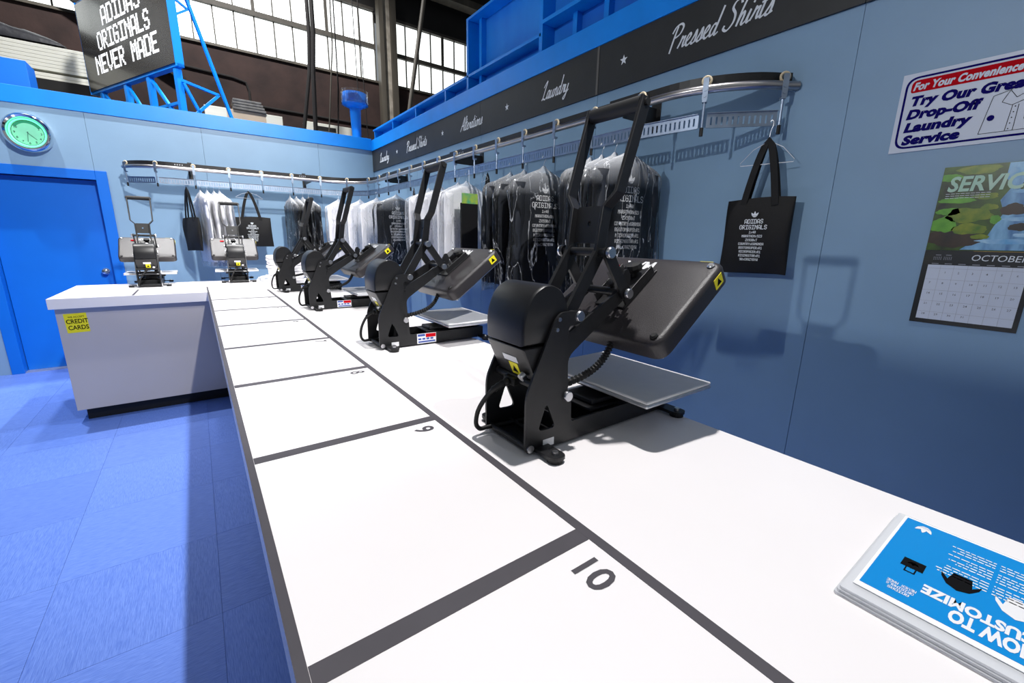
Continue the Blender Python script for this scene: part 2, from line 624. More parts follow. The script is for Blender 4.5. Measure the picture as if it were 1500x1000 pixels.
SCR = {
 'P': (0.52, [[(.12, -.08), (.15, .5), (.2, .95)], [(-.02, .72), (.1, .95), (.35, 1.0), (.5, .85), (.42, .6), (.2, .5)]]),
 'r': (0.34, [[(0, .02), (.08, .25), (.12, .47), (.14, .36), (.26, .42), (.24, .2), (.27, .03), (.36, .08)]]),
 'e': (0.31, [[(0, .12), (.16, .25), (.22, .38), (.14, .46), (.05, .3), (.07, .08), (.18, 0), (.32, .1)]]),
 's': (0.29, [[(0, .05), (.12, .3), (.17, .48), (.22, .25), (.2, .06), (.1, 0), (.03, .05)], [(.18, .03), (.3, .08)]]),
 'd': (0.40, [[(.25, .38), (.12, .43), (.02, .2), (.08, .01), (.2, .1), (.28, .4)], [(.34, 1.0), (.28, .4), (.25, .1), (.3, 0), (.42, .08)]]),
 'S': (0.54, [[(.5, .82), (.4, 1.0), (.2, .95), (.15, .75), (.35, .5), (.38, .2), (.2, -.02), (0, .08), (.02, .2)]]),
 'h': (0.39, [[(.18, 1.0), (.1, .6), (.05, 0)], [(.05, .05), (.12, .35), (.22, .45), (.26, .3), (.24, .08), (.3, 0), (.4, .08)]]),
 'i': (0.21, [[(.03, .08), (.1, .45), (.07, .15), (.1, 0), (.23, .08)], [(.12, .64), (.14, .7)]]),
 't': (0.22, [[(.1, .82), (.06, .4), (.05, .1), (.1, 0), (.23, .08)], [(-.06, .52), (.24, .57)]]),
 'L': (0.50, [[(.02, .7), (.2, .92), (.32, 1.0), (.22, .6), (.1, .12), (-.02, .02), (.15, .06), (.35, 0), (.5, .12)]]),
 'a': (0.38, [[(.25, .38), (.12, .43), (.02, .2), (.08, .01), (.2, .12), (.27, .42), (.23, .12), (.28, 0), (.39, .1)]]),
 'u': (0.38, [[(.02, .43), (.0, .12), (.08, 0), (.2, .12), (.26, .42), (.23, .1), (.28, 0), (.39, .1)]]),
 'n': (0.38, [[(.02, .42), (.06, .3), (.02, 0), (.08, .3), (.2, .45), (.26, .3), (.23, .08), (.28, 0), (.39, .08)]]),
 'y': (0.38, [[(.02, .42), (.0, .15), (.08, .02), (.2, .12), (.27, .42), (.2, -.1), (.08, -.36), (-.03, -.28), (.15, -.1), (.38, .1)]]),
 'A': (0.56, [[(-.06, -.02), (.2, .5), (.42, 1.0), (.42, .5), (.43, 0)], [(.05, .34), (.5, .4)]]),
 'l': (0.20, [[(.22, .9), (.15, 1.0), (.08, .5), (.05, .1), (.1, 0), (.21, .08)]]),
 'o': (0.32, [[(.15, .43), (.02, .25), (.05, .03), (.17, .03), (.24, .25), (.15, .43), (.25, .38), (.34, .34)]]),
 ' ': (0.25, [])}


def script2d(s, size, wid=0.1, slant=0.32):
    vs, fs = [], []
    x = 0
    for ch in s:
        adv, strokes = SCR[ch]
        for st in strokes:
            P = [Vector((a + slant * b, b)) for a, b in st]
            pts = []
            for i in range(len(P) - 1):
                p0, p1, p2, p3 = P[max(i - 1, 0)], P[i], P[i + 1], P[min(i + 2, len(P) - 1)]
                for k in range(4):
                    t = k / 4
                    pts.append(0.5 * ((2 * p1) + (p2 - p0) * t + (2 * p0 - 5 * p1 + 4 * p2 - p3) * t * t + (3 * p1 - p0 - 3 * p2 + p3) * t ** 3))
            pts.append(P[-1])
            n = len(pts)
            b = len(vs)
            for i, p in enumerate(pts):
                d = (pts[min(i + 1, n - 1)] - pts[max(i - 1, 0)])
                if d.length < 1e-6:
                    d = Vector((1, 0))
                d.normalize()
                w = wid * (0.55 + 0.55 * abs(d.x * -0.5 + d.y * 0.85)) * 0.5
                q = Vector((-d.y, d.x)) * w
                lf = .0000025 * (len(fs) + i)
                vs += [((x + p.x + q.x) * size, (p.y + q.y) * size, lf), ((x + p.x - q.x) * size, (p.y - q.y) * size, lf)]
            for i in range(n - 1):
                fs.append((b + 2 * i, b + 2 * i + 1, b + 2 * i + 3, b + 2 * i + 2))
        x += adv
    return vs, fs, x * size


def flat(vf, O, ex, ey, lift=None):
    """2D (vs,fs) placed at origin O with axes ex, ey -> builder"""
    O, ex, ey = Vector(O), Vector(ex), Vector(ey)
    n = ex.cross(ey)
    b = B()
    b.add([O + ex * p[0] + ey * p[1] + (n * p[2] if len(p) > 2 else n * 0) for p in vf[0]], vf[1])
    return b


def decal(name, vf, O, ex, ey, m, parent=None, flipok=True):
    b = flat(vf, O, ex, ey)
    me = bpy.data.meshes.new(name)
    me.from_pydata(b.v, [], b.f)
    nrm = Vector(ex).cross(Vector(ey))
    bm = bmesh.new()
    bm.from_mesh(me)
    for f in bm.faces:
        f.normal_update()
        if f.normal.dot(nrm) < 0:
            f.normal_flip()
    bm.to_mesh(me)
    bm.free()
    return mk(name, me, m, parent)


def merge2(*vfs):
    V, F = [], []
    for vs, fs in vfs:
        k = len(V)
        V += list(vs)
        F += [tuple(i + k for i in f) for f in fs]
    return V, F


def rect2(x0, x1, z0, z1):
    return [(x0, z0), (x1, z0), (x1, z1), (x0, z1)], [(0, 1, 2, 3)]


def arc(cx, cy, r, a0, a1, n):
    return [(cx + r * math.cos(R(a0 + (a1 - a0) * i / n)), cy + r * math.sin(R(a0 + (a1 - a0) * i / n))) for i in range(n + 1)]


XW, YF, HC = 2.13, 6.25, 0.95

# ================================================================== STRUCTURE
floor = tag(B().box(-3.6, 2.3, -2.5, 6.4, -0.06, -0.004).obj('floor', M_floor), 'blue linoleum tile floor of the shop booth', kind='structure')
TP = 0.545
tme = B().box(-TP / 2 + .0006, TP / 2 - .0006, -TP / 2 + .0006, TP / 2 - .0006, -0.004, 0.0).mesh('tile')
tme.materials.append(M_lino)
for i in range(-5, 4):
    for j in range(-3, 9):
        t = bpy.data.objects.new('tile', tme)
        COL.objects.link(t)
        t.parent = floor
        t.location = (-0.088 + (i + .5) * TP, 1.73 + (j + .5) * TP, 0)
        t.rotation_euler = (0, 0, (math.pi / 2 if (i + j) % 2 else 0))

hall_floor = tag(B().box(-12, 16, -10, 30, -0.12, -0.061).obj('floor', mat('hall_concrete', (120, 116, 112), 0.8, var=0.1)), 'grey concrete floor of the hall', kind='structure')

# right wall with its panels
wr = tag(B().box(XW + .004, XW + .07, -2.5, YF + .07, 0, 2.70).obj('wall_right', M_wall), 'pale blue panelled wall behind the presses', kind='structure')
ys = [-2.5, -1.96, -0.62, 0.725, 2.069, 3.434, 4.80, YF]
for a, b in zip(ys[:-1], ys[1:]):
    B().box(XW, XW + .004, a + .0015, b - .0015, 0.0, 2.6).obj('panel', M_wall, wr)
# far wall with the door opening
wf = empty('wall_far', (0, YF, 0))
tag(wf, 'pale blue far wall with the blue door', kind='structure')
DX0, DX1, DZ = -1.56, -0.745, 1.925
for a, b, z0, z1 in [(-3.6, DX0, 0, 2.60), (DX0, DX1, DZ, 2.60), (DX1, 0.20, 0, 2.60), (0.20, 1.42, 0, 2.60), (1.42, XW, 0, 2.60)]:
    B().box(a + .001, b - .001, 0, 0.07, z0, z1).obj('panel', M_wall, wf)
# door
dr = empty('door_1', (DX0, YF, 0))
tag(dr, 'bright blue door in a blue frame', kind='structure')
L = DX1 - DX0
fr = B()
fr.box(-0.09, 0.0, -0.02, 0.13, 0, DZ + .09)
fr.box(L, L + .09, -0.02, 0.13, 0, DZ + .09)
fr.box(0, L, -0.02, 0.13, DZ, DZ + .09)
fr.obj('door_frame', M_door, dr, bevel=.003)
B().box(0.004, L - .004, 0.085, 0.125, 0.008, DZ - .004).obj('door_leaf', M_door, dr, bevel=.002)
B().box(0, L, 0.0, 0.085, 0.0, 0.008).obj('threshold', M_alu, dr)
kb = B().lathe([(.001, 0), (.033, 0), (.033, .008), (.012, .012), (.012, .035), (.024, .042), (.03, .055), (.026, .068), (.012, .074), (.001, .074)], 24)
kb.obj('door_knob', M_chrome, dr, loc=(L - .075, 0.085, 1.0), rot=(R(90), 0, 0), smooth=True)
# fascias
tf = tag(B().box(-3.6, XW - .02, YF - .014, YF + .09, 2.56, 2.71).obj('trim_1', M_fascia, bevel=.002), 'bright blue fascia board along the top of the far wall', kind='structure')
tr_ = tag(B().box(XW - .02, XW + .07, -2.5, YF + .09, 2.555, 2.69).obj('trim_2', M_fascia, bevel=.002), 'bright blue fascia board along the top of the right wall', kind='structure')

wl = tag(B().box(-3.40, -3.33, -2.5, YF, 0, 2.69).obj('wall_left', M_wall), 'pale blue left wall of the booth, behind the aisle', kind='structure')

# painted framing above the right wall
uf = tag(empty('upper_framing', (2.20, 4.0, 2.69)), 'blue painted stud framing with plywood backs above the black sign band', 'framing')


def wbar(name, m, par, *boxes, **kw):
    o = par.location
    b = B()
    for bx in boxes:
        b.box(bx[0] - o.x, bx[1] - o.x, bx[2] - o.y, bx[3] - o.y, bx[4] - o.z, bx[5] - o.z)
    return b.obj(name, m, par, **kw)


wbar('top_rail', M_fascia, uf, (2.17, 2.29, 2.70, 6.32, 2.825, 2.845))
wbar('plywood_sheet', M_ply, uf, (2.285, 2.297, 3.75, 6.32, 2.69, 2.825))
for y in (6.28, 5.60, 4.90, 4.18):
    wbar('stud', M_fascia, uf, (2.175, 2.284, y - .012, y + .012, 2.69, 2.825))
wbar('plywood_sheet', M_ply, uf, (2.285, 2.297, 0.2, 3.75, 2.69, 3.27))
wbar('stud', M_fascia, uf, (2.17, 2.284, 3.72, 3.75, 2.69, 3.27))
wbar('stud', M_fascia, uf, (2.235, 2.284, 3.60, 3.64, 2.69, 3.27))
wbar('top_rail', M_fascia, uf, (2.17, 2.297, 0.2, 3.75, 3.27, 3.29))
for y in (2.70, 1.45, 0.5):
    wbar('stud', M_fascia, uf, (2.17, 2.284, y - .018, y + .018, 2.69, 3.27))
wbar('mid_rail', M_fascia, uf, (2.17, 2.284, 0.22, 2.682, 2.895, 2.92))
for y in (2.42, 2.14, 1.8):
    wbar('stud', M_fascia, uf, (2.235, 2.284, y - .02, y + .02, 2.69, 2.895 if y != 2.14 else 3.27))

# black sign band with script lettering
sb = tag(empty('sign_band', (XW, 2.5, 2.29)), 'long black sign band with white script words and stars along the right wall', 'sign')
sy = [-0.62, 0.725, 2.069, 3.434, 4.80, YF]
for a, b in zip(sy[:-1], sy[1:]):
    B().box(-.012, -.0005, a + .0015 - 2.5, b - .0015 - 2.5, 0, 0.265).obj('board', M_band, sb)
B().box(-.0145, -.0125, 2.069 - .008 - 2.5, 2.069 + .008 - 2.5, 0, 0.265).obj('joint_strip', mat('grey_joint_strip', (92, 90, 86), 0.4), sb)
for s_, y, w in [('Laundry', 5.96, .37), ('Pressed Shirts', 5.06, .58), ('Alterations', 3.77, .40), ('Laundry', 2.60, .30), ('Pressed Shirts', 1.575, .54)]:
    vs, fs, wd = script2d(s_, 0.108, 0.10)
    k = w / (wd + .03)
    vs = [(p[0] * k, p[1], p[2]) for p in vs]
    decal('lettering', (vs, fs), (-.0135, y - 2.5, 0.085), (0, -1, 0), (0, 0, 1), M_lpr, sb)
for y in (5.35, 4.14, 3.03, 1.868, 0.80):
    decal('star', star2d(0, 0, .028), (-.0135, y - 2.5, 0.135), (0, -1, 0), (0, 0, 1), M_lpr, sb)

# ================================================================== COUNTERS
XL = 0.03
XR_ = 1.025
LY = [.4148 + k * .5531 for k in range(-2, 8)]
wt = tag(empty('worktop', (0.5, 2.5, HC - .074)), 'L-shaped white laminate worktop marked out in numbered squares', 'worktop')
poly = [(XL, -1.2), (XR_, -1.2), (XR_, 5.27), (-.89, 5.27), (-.89, 4.27), (XL, 4.27)]
B().prism([(a - .5, b - 2.5) for a, b in poly], 0, .0738, 'z').obj('top', M_lam, wt, bevel=.0015)


def tp(x0, x1, y0, y1):
    B().box(x0 - .5, x1 - .5, y0 - 2.5, y1 - 2.5, .0738, .0743).obj('tape_strip', M_tape, wt)


tp(.4506, .4686, -1.2, 4.28)
tp(XL, .043, -1.2, 4.27)
for y in LY[:-1]:
    tp(.0435, .4503, y - .015, y + .015)
tp(-.44, -.425, 4.275, 4.70)
tp(.03, .042, 4.275, 4.70)
tp(-.885, .45, 4.70, 4.706)


for k, y in [(n, .4148 + (10 - n) * .5531) for n in range(10, 2, -1)]:
    vf = text2d(str(k), .066, bold=.02, sx=0.95)
    decal('number', vf, (.382 - .5, y - .036 - 2.5, .0744), (0, -1, 0), (1, 0, 0), M_tape, wt)

lb = tag(empty('counter_base', (0.55, 2.0, 0)), 'lilac grey cabinet base under the long run of numbered worktop', 'counter')
B().box(.09 - .55, .97 - .55, -3.15, 3.20, .10, HC - .075).obj('body', M_body, lb, bevel=.001)
B().box(.15 - .55, .91 - .55, -3.1, 3.15, 0, .10).obj('toe_kick', M_kick, lb)
rb = tag(empty('counter_base', (-.4, 4.8, 0)), 'lilac grey end counter with the yellow card notice beside the blue door', 'counter')
B().box(-.872 + .4, .086 + .4, 4.33 - 4.8, 5.22 - 4.8, .10, HC - .075).obj('body', M_body, rb, bevel=.001)
B().box(-.835 + .4, .085 + .4, 4.40 - 4.8, 5.17 - 4.8, 0, .10).obj('toe_kick', M_kick, rb)
# yellow card notice
nt_ = tag(empty('notice', (-.772, 4.3285, .763)), 'small yellow CREDIT CARDS notice stuck on the end counter', 'notice')
nt_.rotation_euler = (0, R(-2), 0)
B().box(-.06, .06, -.001, 0.001, -.07, .07).obj('sheet', M_yel, nt_)
decal('lettering', merge2(text2d('CREDIT', .044, bold=.02, align='CENTER', sx=.78), ([(a, b - .046) for a, b in text2d('CARDS', .044, bold=.02, align='CENTER', sx=.78)[0]], text2d('CARDS', .044, bold=.02, align='CENTER', sx=.78)[1]),
      ([(a, b + .042) for a, b in text2d('WE ACCEPT', .016, bold=.01, align='CENTER')[0]], text2d('WE ACCEPT', .016, bold=.01, align='CENTER')[1])), (0.004, -.0016, -.002), (1, 0, 0), (0, 0, 1), M_ink, nt_)


# ================================================================== HEAT PRESS
def circ(c, r, n=14):
    return [(c[0] + r * math.cos(2 * math.pi * k / n), c[1] + r * math.sin(2 * math.pi * k / n)) for k in range(n)]


def link_poly(p, q, r):
    p, q = Vector(p), Vector(q)
    a = math.atan2(q.y - p.y, q.x - p.x)
    out = []
    for k in range(7):
        t = a + math.pi / 2 + math.pi * k / 6
        out.append((p.x + r * math.cos(t), p.y + r * math.sin(t)))
    for k in range(7):
        t = a - math.pi / 2 + math.pi * k / 6
        out.append((q.x + r * math.cos(t), q.y + r * math.sin(t)))
    return out


PIV, LOWB, HIP, TOG, ELB = (.143, .300), (.116, .119), (.100, .224), (.300, .341), (.229, .437)


def make_press(rail_label):
    root = empty('heat_press')
    prof = rnd([(0, .006), (0, .14), (.071, .296), (.09, .313), (.150, .312), (.160, .296), (.146, .282), (.112, .282), (.112, .225), (.088, .178), (.098, .146), (.130, .118), (.134, .052), (.500, .056), (.500, .006)],
               [.014, .02, .02, .012, .012, .01, .01, .012, .02, .02, .02, .012, .008, .004, .004])
    tri = rnd([(.057, .115), (.034, .052), (.086, .050)], [.014, .014, .014])
    for sgn in (-1, 1):
        v = sgn * .0775
        plate_b([prof, tri], v - .003, v + .003).obj('side_plate', M_blk, root)
    b = B()
    b.box(.01, .50, -.0745, .0745, .006, .012)
    b.box(.13, .135, -.0745, .0745, .012, .05)
    b.box(.494, .50, -.0745, .0745, .012, .055)
    b.box(.22, .45, -.06, .06, .05, .056)
    b.obj('base_plate', M_blk, root, bevel=.001)
    for u, w, r in [(.012, .018, .006), (.07, .018, .005), (.035, .155, .010), (.46, .03, .006)]:
        B().cyl((u, -.0745, w), (u, .0745, w), r, 12).obj('cross_rod', M_blk, root, smooth=True)
    for sgn in (-1, 1):
        B().cyl((.012, sgn * .081, .018), (.012, sgn * .086, .018), .009, 14).obj('rod_bolt', M_steel, root, smooth=True)
    # foot tabs
    for u in (.045, .488):
        for sgn in (-1, 1):
            pl = rnd([(-.02, 0), (.02, 0), (.02, .066), (-.02, .066)], [.002, .002, .019, .019], 6)
            f = B().prism([(u + a, sgn * (.081 + c)) for a, c in pl], .008, .016, 'z').obj('foot_tab', M_blk, root)
            B().cyl((u, sgn * .128, .016), (u, sgn * .128, .023), .007, 10).obj('bolt', M_steel, f)
            B().cyl((u, sgn * .128, .0), (u, sgn * .128, .008), .018, 14).obj('rubber_foot', M_rub, f)
    # housing: rounded dome over a tapering tail
    ring = rnd([(-.004, .245), (-.006, .30), (.014, .352), (.055, .376), (.098, .362), (.122, .318), (.128, .245)], [.0, .03, .03, .04, .03, .03, 0], 4)
    tail = rnd([(-.004, .241), (.128, .241), (.075, .158), (.034, .158)], [.004, .004, .012, .012], 3)

    def dome(pf, v0, v1, e):
        cx = sum(p[0] for p in pf) / len(pf)
        cz = sum(p[1] for p in pf) / len(pf)
        rings = []
        for v, s in [(v0, 1 - e * 1.6), (v0 + .003, 1 - e * .6), (v0 + .009, 1), (v1 - .009, 1), (v1 - .003, 1 - e * .6), (v1, 1 - e * 1.6)]:
            rings.append([(cx + (a - cx) * s, v, cz + (c - cz) * s) for a, c in pf])
        return B().loft(rings)
    hs = dome(ring, -.071, .071, .045).obj('housing_cover', M_hous, root, smooth=50)
    dome(tail, -.0705, .0705, .03).obj('housing_tail', M_hous, root, smooth=50)
    # stickers lie on the sloping tail (towards the aisle)
    d = Vector((.034 + .004, 0, .158 - .241)).normalized()
    nn = Vector((d.z, 0, -d.x))
    if nn.x > 0:
        nn = -nn
    o0 = Vector((-.004, 0, .241)) + nn * .0012

    def sticker(name, v0, v1, t0, t1, m):
        vs = [o0 + d * t + Vector((0, v, 0)) for t, v in ((t0, v0), (t0, v1), (t1, v1), (t1, v0))]
        bb = B().add(vs + [q - nn * .0006 for q in vs], [(0, 1, 2, 3), (7, 6, 5, 4), (0, 4, 5, 1), (1, 5, 6, 2), (2, 6, 7, 3), (3, 7, 4, 0)])
        return bb.obj(name, m, root)
    tag(sticker('maker_label', -.030, .022, .030, .046, M_wht), 'small white rating label')
    ys_ = sticker('warning_label', -.024, .008, .049, .082, M_yel)
    tag(ys_, 'yellow warning label')
    vs = [o0 + nn * .0006 + d * t + Vector((0, v, 0)) for t, v in ((.056, -.008), (.074, -.018), (.074, .002))]
    B().add(vs, [(0, 1, 2)]).obj('warning_mark', M_ink, ys_)
    # inlet, switch and power cord
    b = B().box(.012, .04, -.018, .024, .142, .160)
    b.obj('power_inlet', M_rub, root, bevel=.003)
    sw = B().cyl((.02, -.045, .176), (.010, -.045, .170), .009, 14).obj('reset_button', M_steel, root, smooth=True)
    pts = [(.012, .004, .150), (-.005, .010, .142), (-.022, .028, .12), (-.034, .055, .075), (-.034, .068, .035), (-.022, .070, .016), (.0, .068, .016), (.06, .055, .018), (.12, .05, .018)]
    sm = []
    P = [Vector(p) for p in pts]
    for i in range(len(P) - 1):
        p0, p1, p2, p3 = P[max(i - 1, 0)], P[i], P[i + 1], P[min(i + 2, len(P) - 1)]
        for k in range(5):
            t = k / 5
            sm.append(0.5 * ((2 * p1) + (p2 - p0) * t + (2 * p0 - 5 * p1 + 4 * p2 - p3) * t * t + (3 * p1 - p0 - 3 * p2 + p3) * t ** 3))
    sm.append(P[-1])
    rr = [.0105 if i < 3 else (.0085 - .0015 * (i % 2) if i < 9 else .0055) for i in range(len(sm))]
    B().tube(sm, rr, 10).obj('power_cord', M_rub, root, smooth=True)
    # platen arms
    arm = rnd([(LOWB[0] - .018, LOWB[1] - .012), (LOWB[0] + .018, LOWB[1] - .012), (.128, .205), (TOG[0] + .03, TOG[1] + .0), (TOG[0] + .018, TOG[1] + .026), (HIP[0] + .004, HIP[1] + .024), (HIP[0] - .016, HIP[1] - .02)], [.014, .014, .02, .012, .014, .02, .02])
    for sgn in (-1, 1):
        plate_b([arm], sgn * .062 - .004, sgn * .062 + .004).obj('platen_arm', M_blk, root)
    # lower toggle links, and the forked upper links
    for sgn in (-1, 1):
        plate_b([link_poly(PIV, ELB, .0155)], sgn * .046 - .005, sgn * .046 + .005).obj('toggle_link', M_blk, root)
        plate_b([link_poly(ELB, TOG, .0145)], sgn * .0715 - .004, sgn * .0715 + .004).obj('toggle_link', M_blk, root)
    # pivots
    for (u, w), hv, r in ((PIV, .0775, .0125), (ELB, .078, .0135), (TOG, .080, .0125), (LOWB, .0805, .0125)):
        B().cyl((u, -hv, w), (u, hv, w), .010, 14).obj('pivot_rod', M_blk, root, smooth=True)
        for sgn in (-1, 1):
            pb = B().lathe([(.001, 0), (r, 0), (r, .006), (r * .85, .0085), (.001, .0085)], 20)
            pb.obj('pivot_bolt', M_steel, root, loc=(u, sgn * (hv + .0005), w), rot=(R(90 if sgn < 0 else -90), 0, 0), smooth=True)
    for u, w in ((.084, .298), (.078, .276)):
        for sgn in (-1, 1):
            B().cyl((u, sgn * .0806, w), (u, sgn * .083, w), .0045, 10).obj('plate_screw', M_steel, root, smooth=True)
    # handle: two flat bars flaring to the grip, web plate at the foot
    hp = [(-.002, .0, .047), (.012, .10, .049), (.02, .13, .076), (.078, .322, .079)]
    for sgn in (-1, 1):
        rings = []
        bw = .029
        path = [(ELB[0] + a, sgn * v, ELB[1] + w) for a, w, v in [(-.004, -.012, .047)] + hp + [(.080, .333, .079)]]
        for i, p in enumerate(path):
            w_ = bw * (1.0 if i not in (0,) else .9)
            ta = math.atan2(.335, .078)
            cx, cz = math.cos(ta - math.pi / 2), math.sin(ta - math.pi / 2)
            t = .0045
            rings.append([(p[0] + cx * w_ / 2 * s, p[1] + t * q, p[2] + cz * w_ / 2 * s) for s, q in ((-1, -1), (1, -1), (1, 1), (-1, 1))])
        B().loft(rings).obj('handle_bar', M_blk, root, bevel=.0015)
    g0 = Vector((ELB[0] + .079, 0, ELB[1] + .322))
    B().cyl(g0 + Vector((0, -.074, 0)), g0 + Vector((0, .074, 0)), .0165, 20).obj('grip', M_rub, root, smooth=True)
    for sgn in (-1, 1):
        B().cyl(g0 + Vector((0, sgn * .084, 0)), g0 + Vector((0, sgn * .088, 0)), .008, 12).obj('grip_screw', M_rub, root, smooth=True)
    hole = circ((0, .065), .006)
    wb = plate_b([rnd([(-.044, .02), (.044, .02), (.044, .105), (-.044, .105)], .003), hole], -.003, .003)
    a = math.atan2(.078, .335)
    wb.xf(Matrix.Translation((ELB[0] + .004, 0, ELB[1])) @ Matrix.Rotation(a * .6, 4, 'Y') @ Matrix.Rotation(R(90), 4, 'Z'))
    wb.obj('web_plate', M_blk, root)
    # lower platen with its pad
    b = B().box(.265, .535, -.19, .19, .088, .098)
    lp = b.obj('lower_platen', M_alu, root, bevel=.004)
    B().box(.266, .534, -.189, .189, .0985, .106).obj('pad', M_pad, lp, bevel=.003)
    b = B().box(.24, .50, -.045, .045, .057, .070)
    b.box(.30, .46, -.10, .10, .070, .088)
    b.obj('platen_support', M_blk, root, bevel=.003)
    # upper platen
    ang = R(37)
    up = empty('heat_platen')
    up.parent = root
    up.location = (.392, 0, .315)
    up.rotation_euler = (0, -ang, 0)
    rings = []
    for z, ins in ((-.030, .003), (-.027, 0), (.008, 0), (.014, .0015), (.0185, .005), (.0212, .010), (.022, .016)):
        rings.append([(a, c, z) for a, c in rnd([(-.15 + ins, -.205 + ins), (.15 - ins, -.205 + ins), (.15 - ins, .205 - ins), (-.15 + ins, .205 - ins)], .034 - ins * .6, 6)])
    B().loft(rings).obj('cover', M_plat, up, smooth=35)
    B().box(-.135, .135, -.19, .19, -.040, -.030).obj('heating_plate', M_alu, up, bevel=.003)
    for su in (-1, 1):
        for sv in (-1, 1):
            B().lathe([(.0001, 0), (.009, 0), (.009, .003), (.006, .006), (.0001, .006)], 14).obj('cover_screw', M_steel if su > 0 else M_rub, up, loc=(su * .125, sv * .18, .0222), smooth=True)
    yl = B().box(.1505, .1515, -.17, -.135, -.018, .014).obj('warning_label', M_yel, up)
    tag(yl, 'yellow warning label')
    yl2 = B().box(.085, .118, -.2065, -.2053, -.016, .012).obj('warning_label', M_yel, up)
    B().add([(.101, -.2067, .008), (.091, -.2067, -.010), (.111, -.2067, -.010)], [(0, 1, 2)]).obj('warning_mark', M_ink, yl2)
    vf = text2d('MAX', .045, bold=.03, sx=1.0, align='CENTER')
    decal('lettering', vf, (.125, .02, .0226), (0, 1, 0), (-1, 0, 0), M_wht, up)
    tag(B().box(.085, .10, .08, .115, .0222, .028).obj('release_tab', M_red, up, bevel=.002), 'red tab')
    # bracket, spring and adjusting knob between the arms
    b = B().box(-.06, .09, -.05, .05, .0225, .028)
    b.box(-.05, .08, -.05, -.045, .028, .05)
    b.box(-.05, .08, .045, .05, .028, .05)
    b.obj('platen_bracket', M_blk, up, bevel=.001)
    kn = B().lathe([(.0001, .0), (.010, .0), (.010, .012), (.022, .015), (.025, .024), (.022, .034), (.0001, .036)], 10)
    kn.obj('adjusting_knob', M_rub, up, loc=(.06, 0, .028), rot=(0, R(15), 0))
    B().cyl((.0, 0, .028), (.0, 0, .06), .014, 14).obj('pressure_post', M_steel, up, smooth=True)
    b = B().bar((-.05, -.045, .062), (.02, .045, .066), .008, .005)
    b.cyl((-.05, -.03, .05), (-.05, -.03, .095), .006, 10)
    b.cyl((-.05, -.03, .093), (-.05, -.03, .10), .011, 10)
    b.obj('safety_rod', M_blk, up)
    lv = plate_b([rnd([(0, 0), (.022, .0), (.03, .03), (.018, .052), (.006, .05), (-.004, .03)], .008)], -.003, .003)
    lv.obj('lever', M_blk, root, loc=(TOG[0] + .012, -.05, TOG[1] + .004))
    # corrugated cable from the tail to the platen
    c0, c1 = Vector((.125, -.045, .13)), Vector((.285, -.06, .235))
    pts, rr = [], []
    n = 66
    for i in range(n + 1):
        t = i / n
        q = c0.lerp(c1, t) + Vector((.035, 0, -.02)) * math.sin(math.pi * t)
        pts.append(q)
        rr.append(.0095 if i % 3 else .0065)
    B().tube(pts, rr, 9).obj('corrugated_cable', M_rub, root)
    # labels on the near plate
    B().box(.05, .082, -.0815, -.0806, .010, .028).obj('serial_label', M_wht, root)
    if rail_label:
        st = tag(B().box(.165, .255, -.0815, -.0806, .008, .052).obj('flag_sticker', M_wht, root), 'red, white and blue sticker')
        B().box(.205, .253, -.0822, -.0816, .034, .050).obj('red_patch', M_red, st)
        bl = mat('flag_blue', (60, 84, 160), .5)
        B().box(.168, .202, -.0822, -.0816, .040, .050).obj('blue_patch', bl, st)
        for k in range(4):
            B().box(.170 + .019 * k, .184 + .019 * k, -.0822, -.0816, .024, .032).obj('blue_mark', bl, st)
        B().box(.17, .25, -.0822, -.0816, .012, .019).obj('small_print', bl, st)
    return root


proto = make_press(False)
proto2 = make_press(True)
GP = 'heat presses along the counters'
PRESS = [
    (proto, 0.525, 0.745, 0.0, 'nearest black heat press with raised lever handle, beside square nine'),
    (proto2, 0.573, 1.80, -1.0, 'second nearest black heat press with flag sticker on the long counter'),
    (proto2, 0.540, 3.00, 0.0, 'third black heat press from the front on the long counter'),
    (proto2, 0.520, 4.09, 0.0, 'farthest black heat press on the long counter, before the folded shirts'),
    (proto, -0.365, 4.865, 90.0, 'black heat press seen from behind on the end counter nearest the blue door'),
    (proto, 0.305, 4.98, 88.0, 'black heat press seen from behind in front of the hanging white shirts'),
]
used = set()
for src, x, y, a, lab in PRESS:
    if src in used:
        o = copy_tree(src)
    else:
        o = src
        used.add(src)
    o.location = (x, y, HC)
    o.rotation_euler = (0, 0, R(a))
    tag(o, lab, 'heat press', GP)

# ================================================================== GARMENT CONVEYOR
RZ = 2.06
path2 = [(2.105, .905)] + []
path2 = [(2.125, .915)] + arc(2.33, 1.38, .5, 243, 180, 9) + [(1.83, y) for y in (1.6, 2.0, 2.5, 3.0, 3.5, 4.0, 4.5, 5.0, 5.3)] + arc(1.38, 5.36, .45, 0, 90, 10) + [(x, 5.81) for x in (1.1, .8, .5, .2, -.1)] + arc(-.12, 6.23, .42, 270, 205, 8)


def resample(pts, step):
    P = [Vector(p) for p in pts]
    out = [P[0].copy()]
    acc = 0
    for a, b in zip(P[:-1], P[1:]):
        d = (b - a).length
        t = step - acc
        while t <= d:
            out.append(a.lerp(b, t / d))
            t += step
        acc = (acc + d) % step
    return out


gc = tag(empty('garment_conveyor', (XW, 3.5, RZ)), 'overhead garment conveyor rail with chrome trolleys and slotted bars', 'conveyor')
off = Vector((-XW, -3.5, -RZ))
dense = resample(path2, .05) + [Vector(path2[-1])]
B().tube([(p.x - XW, p.y - 3.5, 0) for p in dense], .0175, 14).obj('rail_tube', M_tube, gc, smooth=True)
